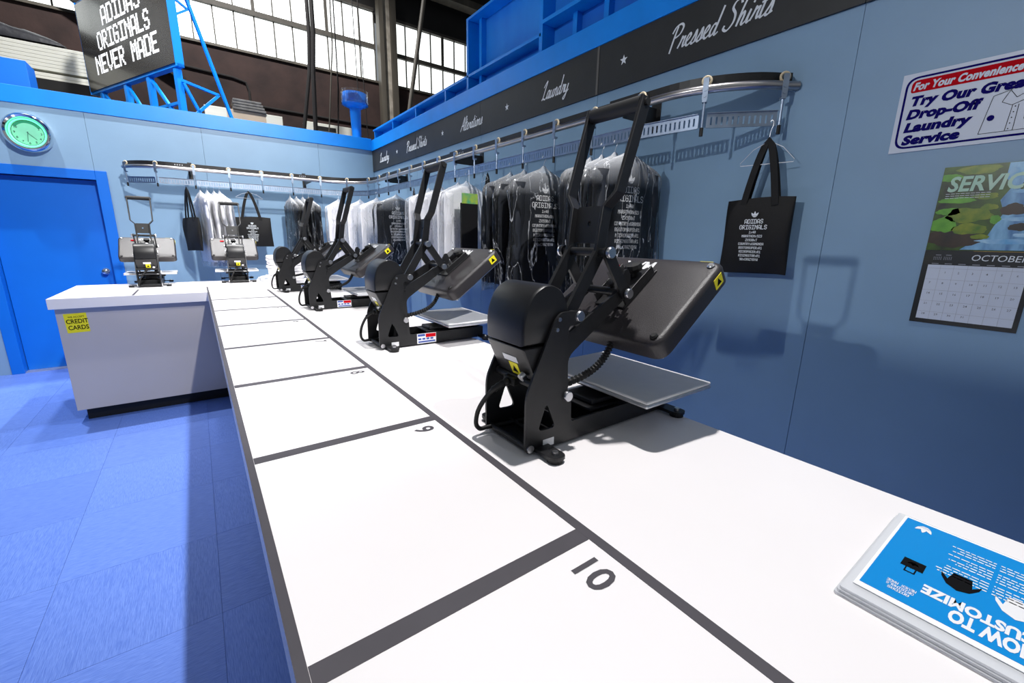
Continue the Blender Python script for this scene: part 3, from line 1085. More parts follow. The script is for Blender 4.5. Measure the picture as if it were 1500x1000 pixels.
# black channel above and behind the tube
rings = []
for i, p in enumerate(dense):
    d = (dense[min(i + 1, len(dense) - 1)] - dense[max(i - 1, 0)]).normalized()
    nrm = Vector((d.y, -d.x))   # towards the wall side
    q = p + nrm * .030
    rings.append([(q.x + nrm.x * a - XW, q.y + nrm.y * a - 3.5, z) for a, z in ((-.003, .004), (.003, .004), (.003, .058), (-.003, .058))])
B().loft(rings).obj('track_channel', M_blk, gc)
# wall brackets
BR = [((1.83, 1.62), (XW, 1.62)), ((1.83, 3.42), (XW, 3.42)), ((1.83, 5.1), (XW, 5.1)), ((.05, 5.81), (.05, YF)), ((1.22, 5.81), (1.22, YF))]
for (x0, y0), (x1, y1) in BR:
    b = B()
    if x1 == XW:
        b.box(x0 + .03 - XW, -.001, y0 - .003 - 3.5, y0 + .003 - 3.5, -.03, .06)
        b.box(-.006, -.0005, y0 - .03 - 3.5, y0 + .03 - 3.5, -.06, .10)
        b.box(x0 + .034 - XW, x0 + .04 - XW, y0 - .10 - 3.5, y0 + .10 - 3.5, .006, .07)
    else:
        b.box(x0 - .003 - XW, x0 + .003 - XW, y0 + .03 - 3.5, y1 - .001 - 3.5, -.02, .06)
        b.box(x0 - .02 - XW, x0 + .02 - XW, y1 - .006 - 3.5, y1 - .0005 - 3.5, -.06, .12)
        b.box(x0 - .08 - XW, x0 + .08 - XW, y0 + .034 - 3.5, y0 + .04 - 3.5, .006, .06)
    o = b.obj('wall_bracket', M_blk, gc, bevel=.001)
    sc = B()
    for k in range(4):
        if x1 == XW:
            c = Vector((x0 + .0335 - XW, y0 - .085 + .028 * k - .06 - 3.5, .038))
            sc.cyl(c, c + Vector((-.008, 0, 0)), .006, 10)
        else:
            c = Vector((x0 - .075 + .02 * k - .05 - XW, y0 + .03 - 3.5, .038))
            sc.cyl(c, c + Vector((0, -.008, 0)), .006, 10)
    sc.obj('bracket_bolt', M_steel, o, smooth=True)
# trolleys
tw = B()
rg = []
for k in range(16):
    t = 2 * math.pi * k / 16
    rg.append((math.cos(t) * .017, 0, math.sin(t) * .017 + .033))
trol_wheel = B().tube(rg, .0055, 8, closed=True).mesh('wheel')
trol_wheel.materials.append(mat('tan_nylon_wheel', (206, 190, 160), .4))
trol_wheel.polygons.foreach_set('use_smooth', [True] * len(trol_wheel.polygons))
bb = B().cyl((0, -.008, .033), (0, .008, .033), .011, 12)
bb.box(-.011, .011, -.021, -.018, -.045, .04)
bb.box(-.009, .009, -.021, .004, -.055, -.045)
bb.cyl((0, -.023, -.005), (0, -.018, -.005), .008, 10)
bb.cyl((0, -.023, -.03), (0, -.018, -.03), .007, 10)
bb.cyl((0, -.012, -.055), (0, -.012, -.155), .0055, 10)
trol_body = bb.mesh('hanger_bracket')
trol_body.materials.append(M_zinc)
trol_tip = B().cyl((0, -.012, -.156), (0, -.012, -.19), .008, 10).mesh('rod_tip')
trol_tip.materials.append(M_rub)
# slotted bar, 0.31 long along +X
SP = .312
loops = [[(-SP / 2 + .012, -.158), (SP / 2 - .012, -.158), (SP / 2 - .012, -.098), (-SP / 2 + .012, -.098)]]
for k in range(12):
    u = -SP / 2 + .032 + k * (SP - .064) / 11
    loops.append([(u - .004, -.146), (u + .004, -.146), (u + .004, -.114), (u - .004, -.114)])
sl = plate_b(loops, -.0135, -.0115)
sl.box(-SP / 2 + .012, SP / 2 - .012, -.024, -.0115, -.100, -.098)
sl.box(-SP / 2 + .012, SP / 2 - .012, -.018, -.0115, -.158, -.156)
slot_me = sl.mesh('slotted_bar')
slot_me.materials.append(M_zinc)
fine_path = resample(path2, .01)
tps = [fine_path[k] for k in range(6, len(fine_path), 31)]
first = path2[0]
dd = []
for i, p in enumerate(tps):
    d = tps[min(i + 1, len(tps) - 1)] - tps[max(i - 1, 0)]
    dd.append(math.atan2(d.y, d.x))
slots = []
for i, p in enumerate(tps):
    t = empty('trolley', (p.x - XW, p.y - 3.5, 0), dd[i] + math.pi)
    t.parent = gc
    for me, nm in ((trol_wheel, 'wheel'), (trol_body, 'hanger_bracket'), (trol_tip, 'rod_tip')):
        o = bpy.data.objects.new(nm, me)
        COL.objects.link(o)
        o.parent = t
    if i + 1 < len(tps):
        q = tps[i + 1]
        m = (p + q) / 2
        o = bpy.data.objects.new('slotted_bar', slot_me)
        COL.objects.link(o)
        o.parent = gc
        d = q - p
        o.location = (m.x - XW, m.y - 3.5, 0)
        o.rotation_euler = (0, 0, math.atan2(d.y, d.x) + math.pi)
        o.scale = ((d.length - .014) / (SP - .012), 1, 1)

# ================================================================== GARMENTS
HZ = RZ - .142      # hooks ride in the slots


def wire_hanger_b(w=.19):
    hook = [(.000, 0, -.075), (0, 0, -.045), (.004, 0, -.03), (.014, 0, -.016), (.012, 0, .0), (.0, 0, .006), (-.012, 0, .0), (-.015, 0, -.010)]
    b = B().tube(hook, .0016, 6)
    b.tube([(0, 0, -.075), (w * .55, 0, -.105), (w, 0, -.155), (w * .985, 0, -.166), (0, 0, -.166), (-w * .985, 0, -.166), (-w, 0, -.155), (-w * .55, 0, -.105)], .0015, 6, closed=True)
    return b


SEC = [(-.098, .052, .026), (-.103, .066, .030), (-.118, .11, .034), (-.138, .165, .036), (-.155, .205, .036), (-.175, .222, .036), (-.21, .222, .038), (-.30, .215, .042), (-.40, .212, .044), (-.50, .212, .046), (-.60, .214, .048), (-.72, .218, .046), (-.80, .216, .044)]


def sec(z):
    if z >= SEC[0][0]:
        return SEC[0][1:]
    for (z0, h0, t0), (z1, h1, t1) in zip(SEC[:-1], SEC[1:]):
        if z1 <= z <= z0:
            k = (z - z0) / (z1 - z0)
            return h0 + (h1 - h0) * k, t0 + (t1 - t0) * k
    return SEC[-1][1:]


def fold(x, z):
    k = min(1, max(0, (-.16 - z) / .25))
    return k * (.007 * math.sin(26 * x + 5 * z) + .004 * math.sin(55 * x - 9 * z + 1))


def shirt_front(x, z):
    hw, ht = sec(z)
    c = min(1, abs(x) / hw) ** (1 / .8)
    s = math.sqrt(max(0, 1 - c * c))
    return -ht * s ** .8 + fold(x, z)


def shirt_me(m):
    rings = []
    zs = []
    for (z0, _, _), (z1, _, _) in zip(SEC[:-1], SEC[1:]):
        n = max(1, int(round((z0 - z1) / .04)))
        zs += [z0 + (z1 - z0) * i / n for i in range(n)]
    zs.append(SEC[-1][0])
    for z in zs:
        hw, ht = sec(z)
        rg = []
        for k in range(40):
            t = 2 * math.pi * k / 40
            c, s = math.cos(t), math.sin(t)
            x = hw * math.copysign(abs(c) ** .8, c)
            y = ht * math.copysign(abs(s) ** .8, s) + fold(x, z)
            rg.append((x, y, z))
        rings.append(rg)
    me = B().loft(rings).mesh('shirt')
    me.materials.append(m)
    me.polygons.foreach_set('use_smooth', [True] * len(me.polygons))
    return me


def sleeve_me(sgn, m):
    rings = []
    for i in range(12):
        t = i / 11
        cx = sgn * (.178 + .02 * math.sin(t * 1.5))
        z = -.165 - .50 * t
        rx, ry = .045 - .012 * t, .040 - .010 * t
        rings.append([(cx + rx * math.cos(a) + .004 * math.sin(9 * t + a * 3), -.010 + ry * math.sin(a) + .005 * math.sin(14 * t + sgn), z) for a in [2 * math.pi * k / 14 for k in range(14)]])
    me = B().loft(rings).mesh('sleeve')
    me.materials.append(m)
    me.polygons.foreach_set('use_smooth', [True] * len(me.polygons))
    return me


def bag_me(seed, m):
    zz = [(-.055, .008, .008), (-.075, .03, .016), (-.095, .08, .034), (-.12, .14, .05), (-.145, .205, .056), (-.165, .245, .058), (-.20, .258, .062)]
    z = -.23
    while z > -.87:
        zz.append((z, .262 + .012 * math.sin(z * 9 + seed), .066 + .012 * math.sin(z * 7 + seed)))
        z -= .026
    rings = []
    for z, hw, ht in zz:
        rg = []
        amp = min(1, (-.05 - z) / .12)
        for k in range(64):
            t = 2 * math.pi * k / 64
            c, s = math.cos(t), math.sin(t)
            x = hw * math.copysign(abs(c) ** .75, c)
            y = ht * math.copysign(abs(s) ** .75, s)
            v = Vector((x * 13 + seed * 3.1, y * 13 + (5 if s > 0 else 0), z * 2.2 + x * 3.5 + seed))
            r1 = abs(noise.noise(v)) * 2 - .5
            r2 = noise.noise(v * 2.7)
            dlt = amp * (.013 * r1 + .007 * r2)
            rg.append((x + c * dlt * .6, y + math.copysign(1, s) * dlt, z + .004 * r2))
        rings.append(rg)
    me = B().loft(rings, caps=False).mesh('plastic_bag')
    me.materials.append(m)
    me.polygons.foreach_set('use_smooth', [True] * len(me.polygons))
    return me


LINES = ['1x40', 'MARATHONx923', 'ZX930xT', 'COUNTRYxKAMANDA', 'BOSTONSUPERxR1', 'MICROPACERxR1', 'RISINGSTARxR1', '98xCRAZYBYW']


def print2d(k=1.0):
    parts = [trefoil(0, -.005 * k, .042 * k), pixtext('ADIDAS', 0, -.048 * k, .128 * k, .031 * k), pixtext('ORIGINALS', 0, -.088 * k, .19 * k, .031 * k)]
    z = -.116
    for s in LINES:
        parts.append(pixtext(s, 0, z * k, len(s) * .0118 * k, .0175 * k))
        z -= .0275
    return merge2(*parts)


pv, pf = print2d(1.06)
pm = bpy.data.meshes.new('printed_text')
zo = -.215
# split wide quads so that the print follows the cloth
bm = bmesh.new()
for f in pf:
    q = [pv[i] for i in f]
    x0, x1 = q[0][0], q[1][0]
    n = max(1, int(abs(x1 - x0) / .012))
    for k in range(n):
        a, b = x0 + (x1 - x0) * k / n, x0 + (x1 - x0) * (k + 1) / n
        vv = [(a, q[0][1]), (b, q[0][1]), (b, q[2][1]), (a, q[2][1])]
        bm.faces.new([bm.verts.new((x, shirt_front(x, zo + z) - .0022, zo + z)) for x, z in vv])
bm.to_mesh(pm)
bm.free()
pm.materials.append(M_wht)

SH = {'d': shirt_me(M_dark), 'w': shirt_me(M_wshirt)}
SL = {c: [sleeve_me(s, m) for s in (-1, 1)] for c, m in (('d', M_dark), ('w', M_wshirt))}
BG = {'d': [bag_me(1.0, M_film[0]), bag_me(2.3, M_film[1]), bag_me(4.1, M_film[0])], 'w': [bag_me(5.2, M_filmw), bag_me(6.6, M_filmw)]}
hgb = wire_hanger_b().mesh('wire_hanger')
hgb.materials.append(M_wire)
gi = 0


def garment(x, y, rz, c, label, group, text=False, z=HZ, thin=.62):
    global gi
    g = empty('bagged_shirt', (x, y, z), R(rz))
    g.scale = (1, thin, 1)
    bl = BG[c]
    parts = [('wire_hanger', hgb), ('shirt', SH[c]), ('sleeve', SL[c][0]), ('sleeve', SL[c][1]), ('plastic_bag', bl[gi % len(bl)])]
    if text:
        parts.append(('printed_text', pm))
    for nm, me in parts:
        o = bpy.data.objects.new(nm, me)
        COL.objects.link(o)
        o.parent = g
    gi += 1
    tag(g, label, 'shirt', group)
    return g


GD, GW = 'dark bagged shirts on the conveyor', 'white bagged shirts on the conveyor'
garment(1.825, 1.53, -4, 'd', 'dark bagged shirt with white print, frontmost on the rail by the bare wall', GD, True)
garment(1.825, 1.625, 4, 'd', 'dark bagged shirt hanging directly behind the frontmost printed one', GD, True)
garment(1.825, 1.715, 8, 'd', 'dark bagged shirt, third from the front in the nearest cluster', GD, True)
garment(1.825, 1.80, 12, 'd', 'dark bagged shirt at the back of the nearest cluster of four', GD, True)
garment(1.825, 2.20, -2, 'd', 'dark bagged shirt with full white print in the middle of the rail', GD, True)
garment(1.825, 2.40, 8, 'd', 'dark bagged shirt half hidden behind the middle printed one', GD, True)
garment(1.825, 2.56, 12, 'd', 'dark creased bagged shirt before the white ones on the right rail', GD, True)
garment(1.825, 3.16, 8, 'w', 'white bagged shirt nearest the camera, beside the black bag with bright label', GW)
garment(1.825, 3.30, 12, 'w', 'white bagged shirt second in the middle white cluster', GW)
garment(1.825, 3.62, 6, 'w', 'white bagged shirt with clear hanger in the middle white cluster', GW)
garment(1.825, 3.86, 10, 'w', 'white bagged shirt at the far end of the middle white cluster', GW)
garment(1.825, 4.68, 0, 'd', 'dark bagged shirt with white print between two white clusters', GD, True)
garment(1.80, 5.24, 16, 'w', 'white bagged shirt hanging just before the rail corner', GW)
garment(1.72, 5.62, 30, 'w', 'white bagged shirt hanging in the bend of the rail', GW)
garment(1.50, 5.76, 40, 'w', 'white bagged shirt just past the rail corner on the far wall side', GW)
for i, (x, lab) in enumerate([(.965, 'dark bagged shirt seen edge-on, leftmost of the far dark cluster'), (1.03, 'dark bagged shirt seen edge-on, second in the far dark cluster'), (1.10, 'dark bagged shirt seen edge-on, third in the far dark cluster'), (1.165, 'dark bagged shirt seen edge-on, rightmost of the far dark cluster')]):
    garment(x, 5.80, -84 + i * 3, 'd', lab, GD, thin=.5)
for i, (x, lab) in enumerate([(.105, 'white bagged shirt seen edge-on, first beside the small black tote'), (.165, 'white bagged shirt seen edge-on, second in the far white cluster'), (.225, 'white bagged shirt seen edge-on, third in the far white cluster'), (.275, 'white bagged shirt seen edge-on, rightmost of the far white cluster')]):
    garment(x, 5.80, -76 + i * 2, 'w', lab, GW, thin=.48)


# totes on hangers
def tote(x, y, z, rz, label, w, h, strap, printed=True, slouch=0.0, tilt=0.0):
    t = empty('tote_bag', (x, y, z), R(rz))
    t.rotation_euler = (0, R(tilt), R(rz))
    rings = []
    top = -strap
    n = 9
    for i in range(n):
        k = i / (n - 1)
        zz = top - h * k
        hw = w / 2 * (1 + .05 * k - .02 * math.sin(k * 3)) + slouch * math.sin(k * 5) * .012
        ht = .006 + .02 * math.sin(math.pi * min(1, k * 1.05)) ** .7
        rg = []
        for q in range(36):
            a = 2 * math.pi * q / 36
            c, s = math.cos(a), math.sin(a)
            X = hw * math.copysign(abs(c) ** .4, c)
            Y = ht * math.copysign(abs(s) ** .6, s) + .004 * math.sin(14 * X + 6 * k)
            rg.append((X, Y, zz + .006 * math.sin(X * 14 + 1)))
        rings.append(rg)
    B().loft(rings).obj('bag_body', M_blackc, t, smooth=60)
    for yy in (-.012, .012):
        rr = []
        for i in range(15):
            k = i / 14
            a = math.pi * k
            q_ = abs(2 * k - 1)
            X = math.copysign(w * .24 * q_ ** .8, k - .5)
            Z = top - .03 + (strap + .028) * (1 - q_ ** 1.25)
            rr.append((X, yy * abs(math.cos(a)), Z))
        b = B()
        rings = []
        for i, p in enumerate(rr):
            d = (Vector(rr[min(i + 1, 14)]) - Vector(rr[max(i - 1, 0)])).normalized()
            q = Vector((d.z, 0, -d.x)) * .014
            pv_ = Vector(p)
            rings.append([pv_ + q + Vector((0, .002, 0)), pv_ - q + Vector((0, .002, 0)), pv_ - q - Vector((0, .002, 0)), pv_ + q - Vector((0, .002, 0))])
        b.loft(rings).obj('strap', M_blackc, t)
    if printed:
        vs, fs = print2d(h * 1.9)
        decal('printed_text', (vs, fs), (0, -.034, top - h * .24), (1, 0, 0), (0, 0, 1), M_lpr, t)
    tag(t, label, 'tote bag')
    return t


def hanger(x, y, z, rz, label, rx=0):
    o = bpy.data.objects.new('wire_hanger', hgb.copy())
    COL.objects.link(o)
    o.location = (x, y, z)
    o.rotation_euler = (0, 0, R(rz))
    tag(o, label, 'hanger', 'wire hangers holding totes')
    return o


hp0 = tps[0].lerp(tps[1], .10)
tote(hp0.x - .010, hp0.y - .010, 1.848, -90, 'black printed tote bag hanging on a wire hanger at the near end of the rail', .282, .325, .240)
h1 = hanger(hp0.x - .010, hp0.y - .010, HZ + .002, -80, 'white wire hanger carrying the tote bag at the near rail end')
h1.scale = (.55, .55, 1.02)
tote(.545, 5.80, 1.875, -4, 'large black tote bag with white print hanging on the far wall rail', .38, .32, .27)
h2 = hanger(.55, 5.80, HZ + .005, 10, 'white wire hanger carrying the large tote on the far rail')
h2.scale = (.7, .7, .7)
tote(-.01, 5.80, 1.875, -66, 'small black tote bag hanging edge-on left of the far white shirts', .32, .34, .30, printed=False, slouch=1)
hanger(1.83, 2.90, HZ + .005, 72, 'white wire hanger carrying the strap between white and dark shirts').scale = (.5, .5, .5)
tote(1.83, 2.86, 1.885, 72, 'black tote bag edge-on with strap up between white and dark shirts', .30, .38, .22, printed=False)
hanger(1.83, 4.24, HZ + .005, 76, 'white wire hanger carrying the mostly hidden black tote').scale = (.5, .5, .5)
tote(1.83, 4.22, 1.885, 76, 'black tote bag with only its strap tip showing above white shirts', .26, .3, .24, printed=False)
# black pouch with a bright label
bp_ = tag(empty('labelled_pouch', (1.74, 2.98, HZ)), 'flat black pouch with an iridescent yellow-green label among the bagged shirts', 'pouch')
B().box(-.075, .075, -.01, .01, -.62, -.24).obj('pouch_body', M_blackc, bp_, bevel=.006)
B().box(-.07, .07, -.012, -.0105, -.245, -.17).obj('label_card', mat('iridescent_label', (196, 210, 40), .3, rgb2=(40, 170, 140), scale=18), bp_)
B().tube([(0, 0, 0), (0, 0, -.17)], .0015, 6).obj('hook', M_wire, bp_)

# ================================================================== FOLDED SHIRTS, CRUMPLED FILM
fs_m = []
for v in range(3):
    rings = []
    rs = random.Random(v)
    for z, s in ((0, .96), (.006, 1.0), (.022, 1.0), (.028, .95)):
        rg = []
        for k in range(40):
            a = 2 * math.pi * k / 40
            c, s_ = math.cos(a), math.sin(a)
            rg.append((.155 * s * math.copysign(abs(c) ** .35, c) + rs.uniform(-.003, .003), .13 * s * math.copysign(abs(s_) ** .35, s_) + rs.uniform(-.003, .003), z + .0015 * math.sin(5 * c + v)))
        rings.append(rg)
    me = B().loft(rings).mesh('folded_shirt')
    me.materials.append(M_wshirt)
    me.polygons.foreach_set('use_smooth', [True] * len(me.polygons))
    fs_m.append(me)
NTH = ['bottom', 'second from bottom', 'third from bottom', 'fourth from bottom', 'fifth from bottom', 'sixth from bottom', 'seventh from bottom', 'eighth from bottom', 'topmost']
for i in range(9):
    o = bpy.data.objects.new('folded_shirt', fs_m[i % 3])
    COL.objects.link(o)
    o.location = (.690 + random.uniform(-.008, .008), 4.72 + random.uniform(-.008, .008), HC + .0005 + i * .0305)
    o.rotation_euler = (0, 0, R(random.uniform(-4, 4)))
    tag(o, 'folded white shirt, %s of the stack behind the farthest press' % NTH[i], 'folded shirt', 'folded white shirts in a stack')
rings = []
for i in range(12):
    t = i / 11
    rg = []
    for k in range(28):
        a = 2 * math.pi * k / 28
        r = .10 * math.sin(math.pi * (.08 + .86 * t) / 1.0) ** .6 * (1 - .5 * t)
        n_ = noise.noise(Vector((math.cos(a) * 2, math.sin(a) * 2, t * 4)))
        rg.append(((r + .035 * n_) * math.cos(a) * 1.1, (r + .035 * n_) * math.sin(a), .001 + .07 * t + .008 * n_ * t))
    rings.append(rg)
tag(B().loft(rings).obj('crumpled_film', M_filmw, loc=(.56, 5.02, HC), smooth=60), 'crumpled heap of clear plastic film at the worktop corner', 'plastic film')

# ================================================================== CLOCK
ck = tag(empty('wall_clock', (-1.152, YF, 2.302)), 'round chrome wall clock glowing green above the blue door', 'clock')
B().lathe([(.168, 0), (.172, .05), (.166, .085), (.150, .10), (.134, .092), (.128, .070), (.128, .0)], 56, close=True).obj('chrome_rim', M_chrome, ck, rot=(R(90), 0, 0), smooth=True)
B().lathe([(.0001, .02), (.1275, .02), (.1275, .04), (.0001, .04)], 48).obj('dial', M_clkg, ck, rot=(R(90), 0, 0))
rg = [(.118 * math.cos(2 * math.pi * k / 60), -.056, .118 * math.sin(2 * math.pi * k / 60)) for k in range(60)]
B().tube(rg, .006, 8, closed=True).obj('neon_ring', M_neon, ck, smooth=True)
B().lathe([(.106, .0405), (.109, .0405), (.109, .044), (.106, .044)], 56, close=True).obj('dial_ring', M_dgreen, ck, rot=(R(90), 0, 0))
b = B()
for k in range(-8, 9):
    a0, a1 = R(90 + k * 7 - 3.5), R(90 + k * 7 + 3.5)
    b.add([(r * math.cos(a), -.0412, r * math.sin(a)) for r, a in ((.086, a0), (.086, a1), (.105, a1), (.105, a0))], [(0, 1, 2, 3)])
b.obj('brand_band', M_green, ck)
for n in range(1, 13):
    a = R(90 - n * 30)
    vf = text2d(str(n), .026, bold=.01, align='CENTER')
    if n in (11, 12, 1):
        continue
    decal('numeral', vf, (.088 * math.cos(a), -.0422, .088 * math.sin(a) - .009), (1, 0, 0), (0, 0, 1), M_dgreen, ck)
for a, l, w in ((212, .078, .007), (-45 + 0, .075, .006)):
    aa = R(a if a != 212 else 262)
    B().bar((-.012 * math.cos(aa), -.046, -.012 * math.sin(aa)), (l * math.cos(aa), -.046, l * math.sin(aa)), .002, w, up=(0, 1, 0)).obj('hand', M_dgreen, ck)

# ================================================================== WALL SIGN, CALENDAR
ws = tag(empty('wall_sign', (XW - .0005, .566, 1.746)), 'white laundry service sign with red strip and shirt drawing on the wall', 'sign')
ws.rotation_euler = (0, 0, R(-90))   # local +x runs to the right, local -y faces the room
Wd, Hh = .43, .26
B().box(0, Wd, -.004, 0, 0, Hh).obj('board', M_card, ws)
o_ = rnd([(.012, .012), (Wd - .012, .012), (Wd - .012, Hh - .012), (.012, Hh - .012)], .035, 8)
i_ = rnd([(.0185, .0185), (Wd - .0185, .0185), (Wd - .0185, Hh - .0185), (.0185, Hh - .0185)], .03, 8)
n = len(o_)
decal('border', (o_ + i_, [(k, (k + 1) % n, n + (k + 1) % n, n + k) for k in range(n)]), (0, -.0045, 0), (1, 0, 0), (0, 0, 1), M_navy, ws)
s_ = rnd([(.028, .196), (Wd - .028, .196), (Wd - .028, .236), (.028, .236)], [.008, .008, .02, .02], 5)
decal('red_strip', (s_, [tuple(range(len(s_)))]), (0, -.0045, 0), (1, 0, 0), (0, 0, 1), M_red, ws)
decal('lettering', fitw('For Your Convenience', .260, .024, .045, .2), (.034, -.0052, .204), (1, 0, 0), (0, 0, 1), M_card, ws)
for s_, z, w in (('Try Our Great', .154, .292), ('Drop-Off', .111, .188), ('Laundry', .068, .175), ('Service', .026, .155)):
    decal('lettering', fitw(s_, w, .030, .06, .2), (.031, -.0052, z), (1, 0, 0), (0, 0, 1), M_navy, ws)
# shirt drawing in thin lines
lines = [[(.225, .030), (.240, .140), (.275, .150), (.262, .118), (.285, .105), (.315, .118), (.330, .150), (.345, .142), (.360, .030), (.225, .030)],
         [(.275, .150), (.288, .160), (.318, .160), (.330, .150)], [(.275, .150), (.292, .126), (.330, .150)], [(.287, .105), (.283, .030)], [(.300, .105), (.300, .030)],
         [(.318, .085), (.345, .085), (.345, .060), (.318, .060), (.318, .085)]]
V, F = [], []
for ln in lines:
    for p, q in zip(ln[:-1], ln[1:]):
        p, q = Vector(p), Vector(q)
        d = (q - p).normalized() * .0007
        nn = Vector((-d.y, d.x))
        k = len(V)
        V += [tuple(p + nn), tuple(p - nn), tuple(q - nn), tuple(q + nn)]
        F.append((k, k + 1, k + 2, k + 3))
decal('shirt_drawing', (V, F), (0, -.005, 0), (1, 0, 0), (0, 0, 1), M_ink, ws)
cv = circ((.245, .075), .0085, 18)
for k in range(5):
    pass
decal('emblem', (cv, [tuple(range(18))]), (0, -.0052, 0), (1, 0, 0), (0, 0, 1), M_navy, ws)
V, F = [], []
for k in range(5):
    c = circ((.2935 - .001 * k, .100 - .016 * k), .0017, 8)
    F.append(tuple(range(len(V), len(V) + 8)))
    V += c
decal('button_dots', (V, F), (0, -.0052, 0), (1, 0, 0), (0, 0, 1), M_ink, ws)

cl = tag(empty('wall_calendar', (XW - .0005, .4005, 1.145)), 'wall calendar with a mossy waterfall picture open at October', 'calendar')
cl.rotation_euler = (0, 0, R(-90))
CW = .264
M_cal = mat('calendar_dark_border', (24, 27, 28), .3, coat=.3, var=.1, scale=10)
B().box(0, CW, -.004, 0, 0, .258).obj('month_sheet', M_cal, cl)
pic_b = B().box(0, CW, -.004, 0, .2585, .535)
pic = pic_b.obj('picture_sheet', mat('mossy_bank_print', (14, 22, 16), .3, rgb2=(70, 104, 24), scale=16), cl)
M_moss = mat('moss_print', (58, 108, 20), .3, rgb2=(142, 150, 30), scale=30)
M_moss2 = mat('bright_moss_print', (74, 142, 36), .3, rgb2=(110, 176, 50), scale=30)
M_fall = mat('waterfall_print', (16, 84, 150), .3, rgb2=(150, 205, 235), scale=9, stretch=(3, 1, .8))
M_rock = mat('wet_rock_print', (24, 26, 24), .3, rgb2=(72, 52, 36), scale=14)


M_foam = mat('foam_print', (176, 212, 232), .4, rgb2=(96, 164, 212), scale=30)


def blob(cx, cz, rx, rz_, n=20, j=.12, seed=0):
    n = 44
    pts = []
    for k in range(n):
        a = 2 * math.pi * k / n
        m = 1 + j * (.6 * math.sin(3 * a + seed) + .5 * math.sin(5 * a + 2 * seed) + .3 * math.sin(11 * a + seed))
        pts.append((cx + rx * m * math.cos(a), cz + rz_ * m * math.sin(a)))
    return pts, [tuple(range(n))]


def oncal(name, vf, m, lift, par=pic):
    return decal(name, vf, (0, -.004 - lift, 0), (1, 0, 0), (0, 0, 1), m, par)


def clampc(vf):
    return [(min(max(a, .001), CW - .001), min(max(b, .260), .534)) for a, b in vf[0]], vf[1]


wf_ = [(.150, .534), (.200, .534), (.195, .49), (.185, .455), (.215, .42), (.263, .41), (.263, .262), (.085, .262), (.11, .285), (.14, .30), (.150, .335), (.165, .38), (.150, .42), (.168, .46), (.150, .49)]
oncal('waterfall', (wf_, [tuple(range(len(wf_)))]), M_fall, .0004)
oncal('rock', clampc(blob(.185, .39, .03, .018, seed=3)), M_rock, .0006)
oncal('rock', clampc(blob(.205, .335, .022, .012, seed=4)), M_rock, .0006)
oncal('rock', clampc(blob(.06, .30, .075, .03, seed=5)), M_rock, .0005)
oncal('moss', clampc(blob(.085, .52, .05, .014, seed=6)), M_moss, .0007)
oncal('moss', clampc(blob(.25, .51, .03, .02, seed=7)), M_moss, .0007)
oncal('moss', clampc(blob(.085, .375, .055, .024, seed=8)), M_moss, .0007)
oncal('moss', clampc(blob(.095, .330, .042, .018, seed=9)), M_moss, .0007)
oncal('moss', clampc(blob(.03, .345, .032, .026, seed=10)), M_moss2, .0007)
for q, (a_, b_, c_, d_) in enumerate([(.02, .50, .03, .012), (.13, .40, .02, .010), (.125, .305, .022, .008), (.05, .425, .045, .010), (.115, .435, .03, .010), (.245, .47, .02, .012), (.15, .36, .012, .014)]):
    oncal('moss', clampc(blob(a_, b_, c_, d_, seed=20 + q)), M_moss2 if q % 3 == 0 else M_moss, .00075)
for q, (a_, b_, c_, d_) in enumerate([(.165, .50, .014, .02), (.20, .445, .03, .006), (.235, .40, .03, .007), (.20, .36, .035, .006), (.19, .29, .07, .008), (.225, .31, .03, .006)]):
    oncal('foam', clampc(blob(a_, b_, c_, d_, seed=40 + q)), M_foam, .00072)
oncal('moss', clampc(blob(.035, .388, .03, .012, seed=11)), M_moss2, .0007)
oncal('title', text2d('SERVICE', .066, bold=.03, shear=.15, sx=.84), mat('pale_green_title', (150, 200, 176), .4, rgb2=(196, 220, 200), scale=8), .001).location = (.018, 0, .455)
fine = merge2(*[rect2(.018 + .012 * j, .018 + .012 * j + .010, .446 - .007 * i, .4475 - .007 * i) for i in range(3) for j in range(9)])
oncal('fine_print', fine, M_lpr, .001)
oncal('date_grid', rect2(.016, CW - .012, .015, .208), M_card, .0004, cl)
oncal('month_name', text2d('OCTOBER|2018', .028, bold=.002, shear=.12, sx=1.0), M_lpr, .0008, cl).location = (.118, 0, .226)
V, F = [], []
gx0, gx1, gz0, gz1 = .016, CW - .012, .015, .208
for k in range(1, 7):
    x = gx0 + (gx1 - gx0) * k / 7
    vf = rect2(x - .0003, x + .0003, gz0, gz1)
    V, F = merge2((V, F), vf)
for k in range(1, 6):
    z = gz0 + (gz1 - gz0) * (k - .3) / 5
    V, F = merge2((V, F), rect2(gx0, gx1, z - .0003, z + .0003))
oncal('grid_lines', (V, F), mat('grid_grey', (150, 152, 160), .5), .0008, cl)
V, F = [], []
for dday in range(1, 32):
    c, r = (dday) % 7, (dday) // 7
    x = gx0 + (gx1 - gx0) * (c + .36) / 7
    z = gz1 - (gz1 - gz0) * (r + .78) / 5.2
    t = text2d(str(dday), .010, bold=.004, res=1)
    V, F = merge2((V, F), ([(a + x, bq + z) for a, bq in t[0]], t[1]))
oncal('dates', (V, F), mat('date_grey', (92, 94, 100), .5), .001, cl)
V, F = [], []
for k in range(7):
    x = gx0 + (gx1 - gx0) * (k + .25) / 7
    V, F = merge2((V, F), rect2(x, x + .018, .2115, .2135))
for j in (0, 1):
    V, F = merge2((V, F), rect2(.03 + .026 * j, .044 + .026 * j, .241, .243), *[rect2(.026 + .026 * j + .0045 * q, .028 + .026 * j + .0045 * q, .226 + .004 * w, .228 + .004 * w) for q in range(5) for w in range(3)])
oncal('weekday_marks', (V, F), mat('grid_grey', (150, 152, 160), .5), .0008, cl)
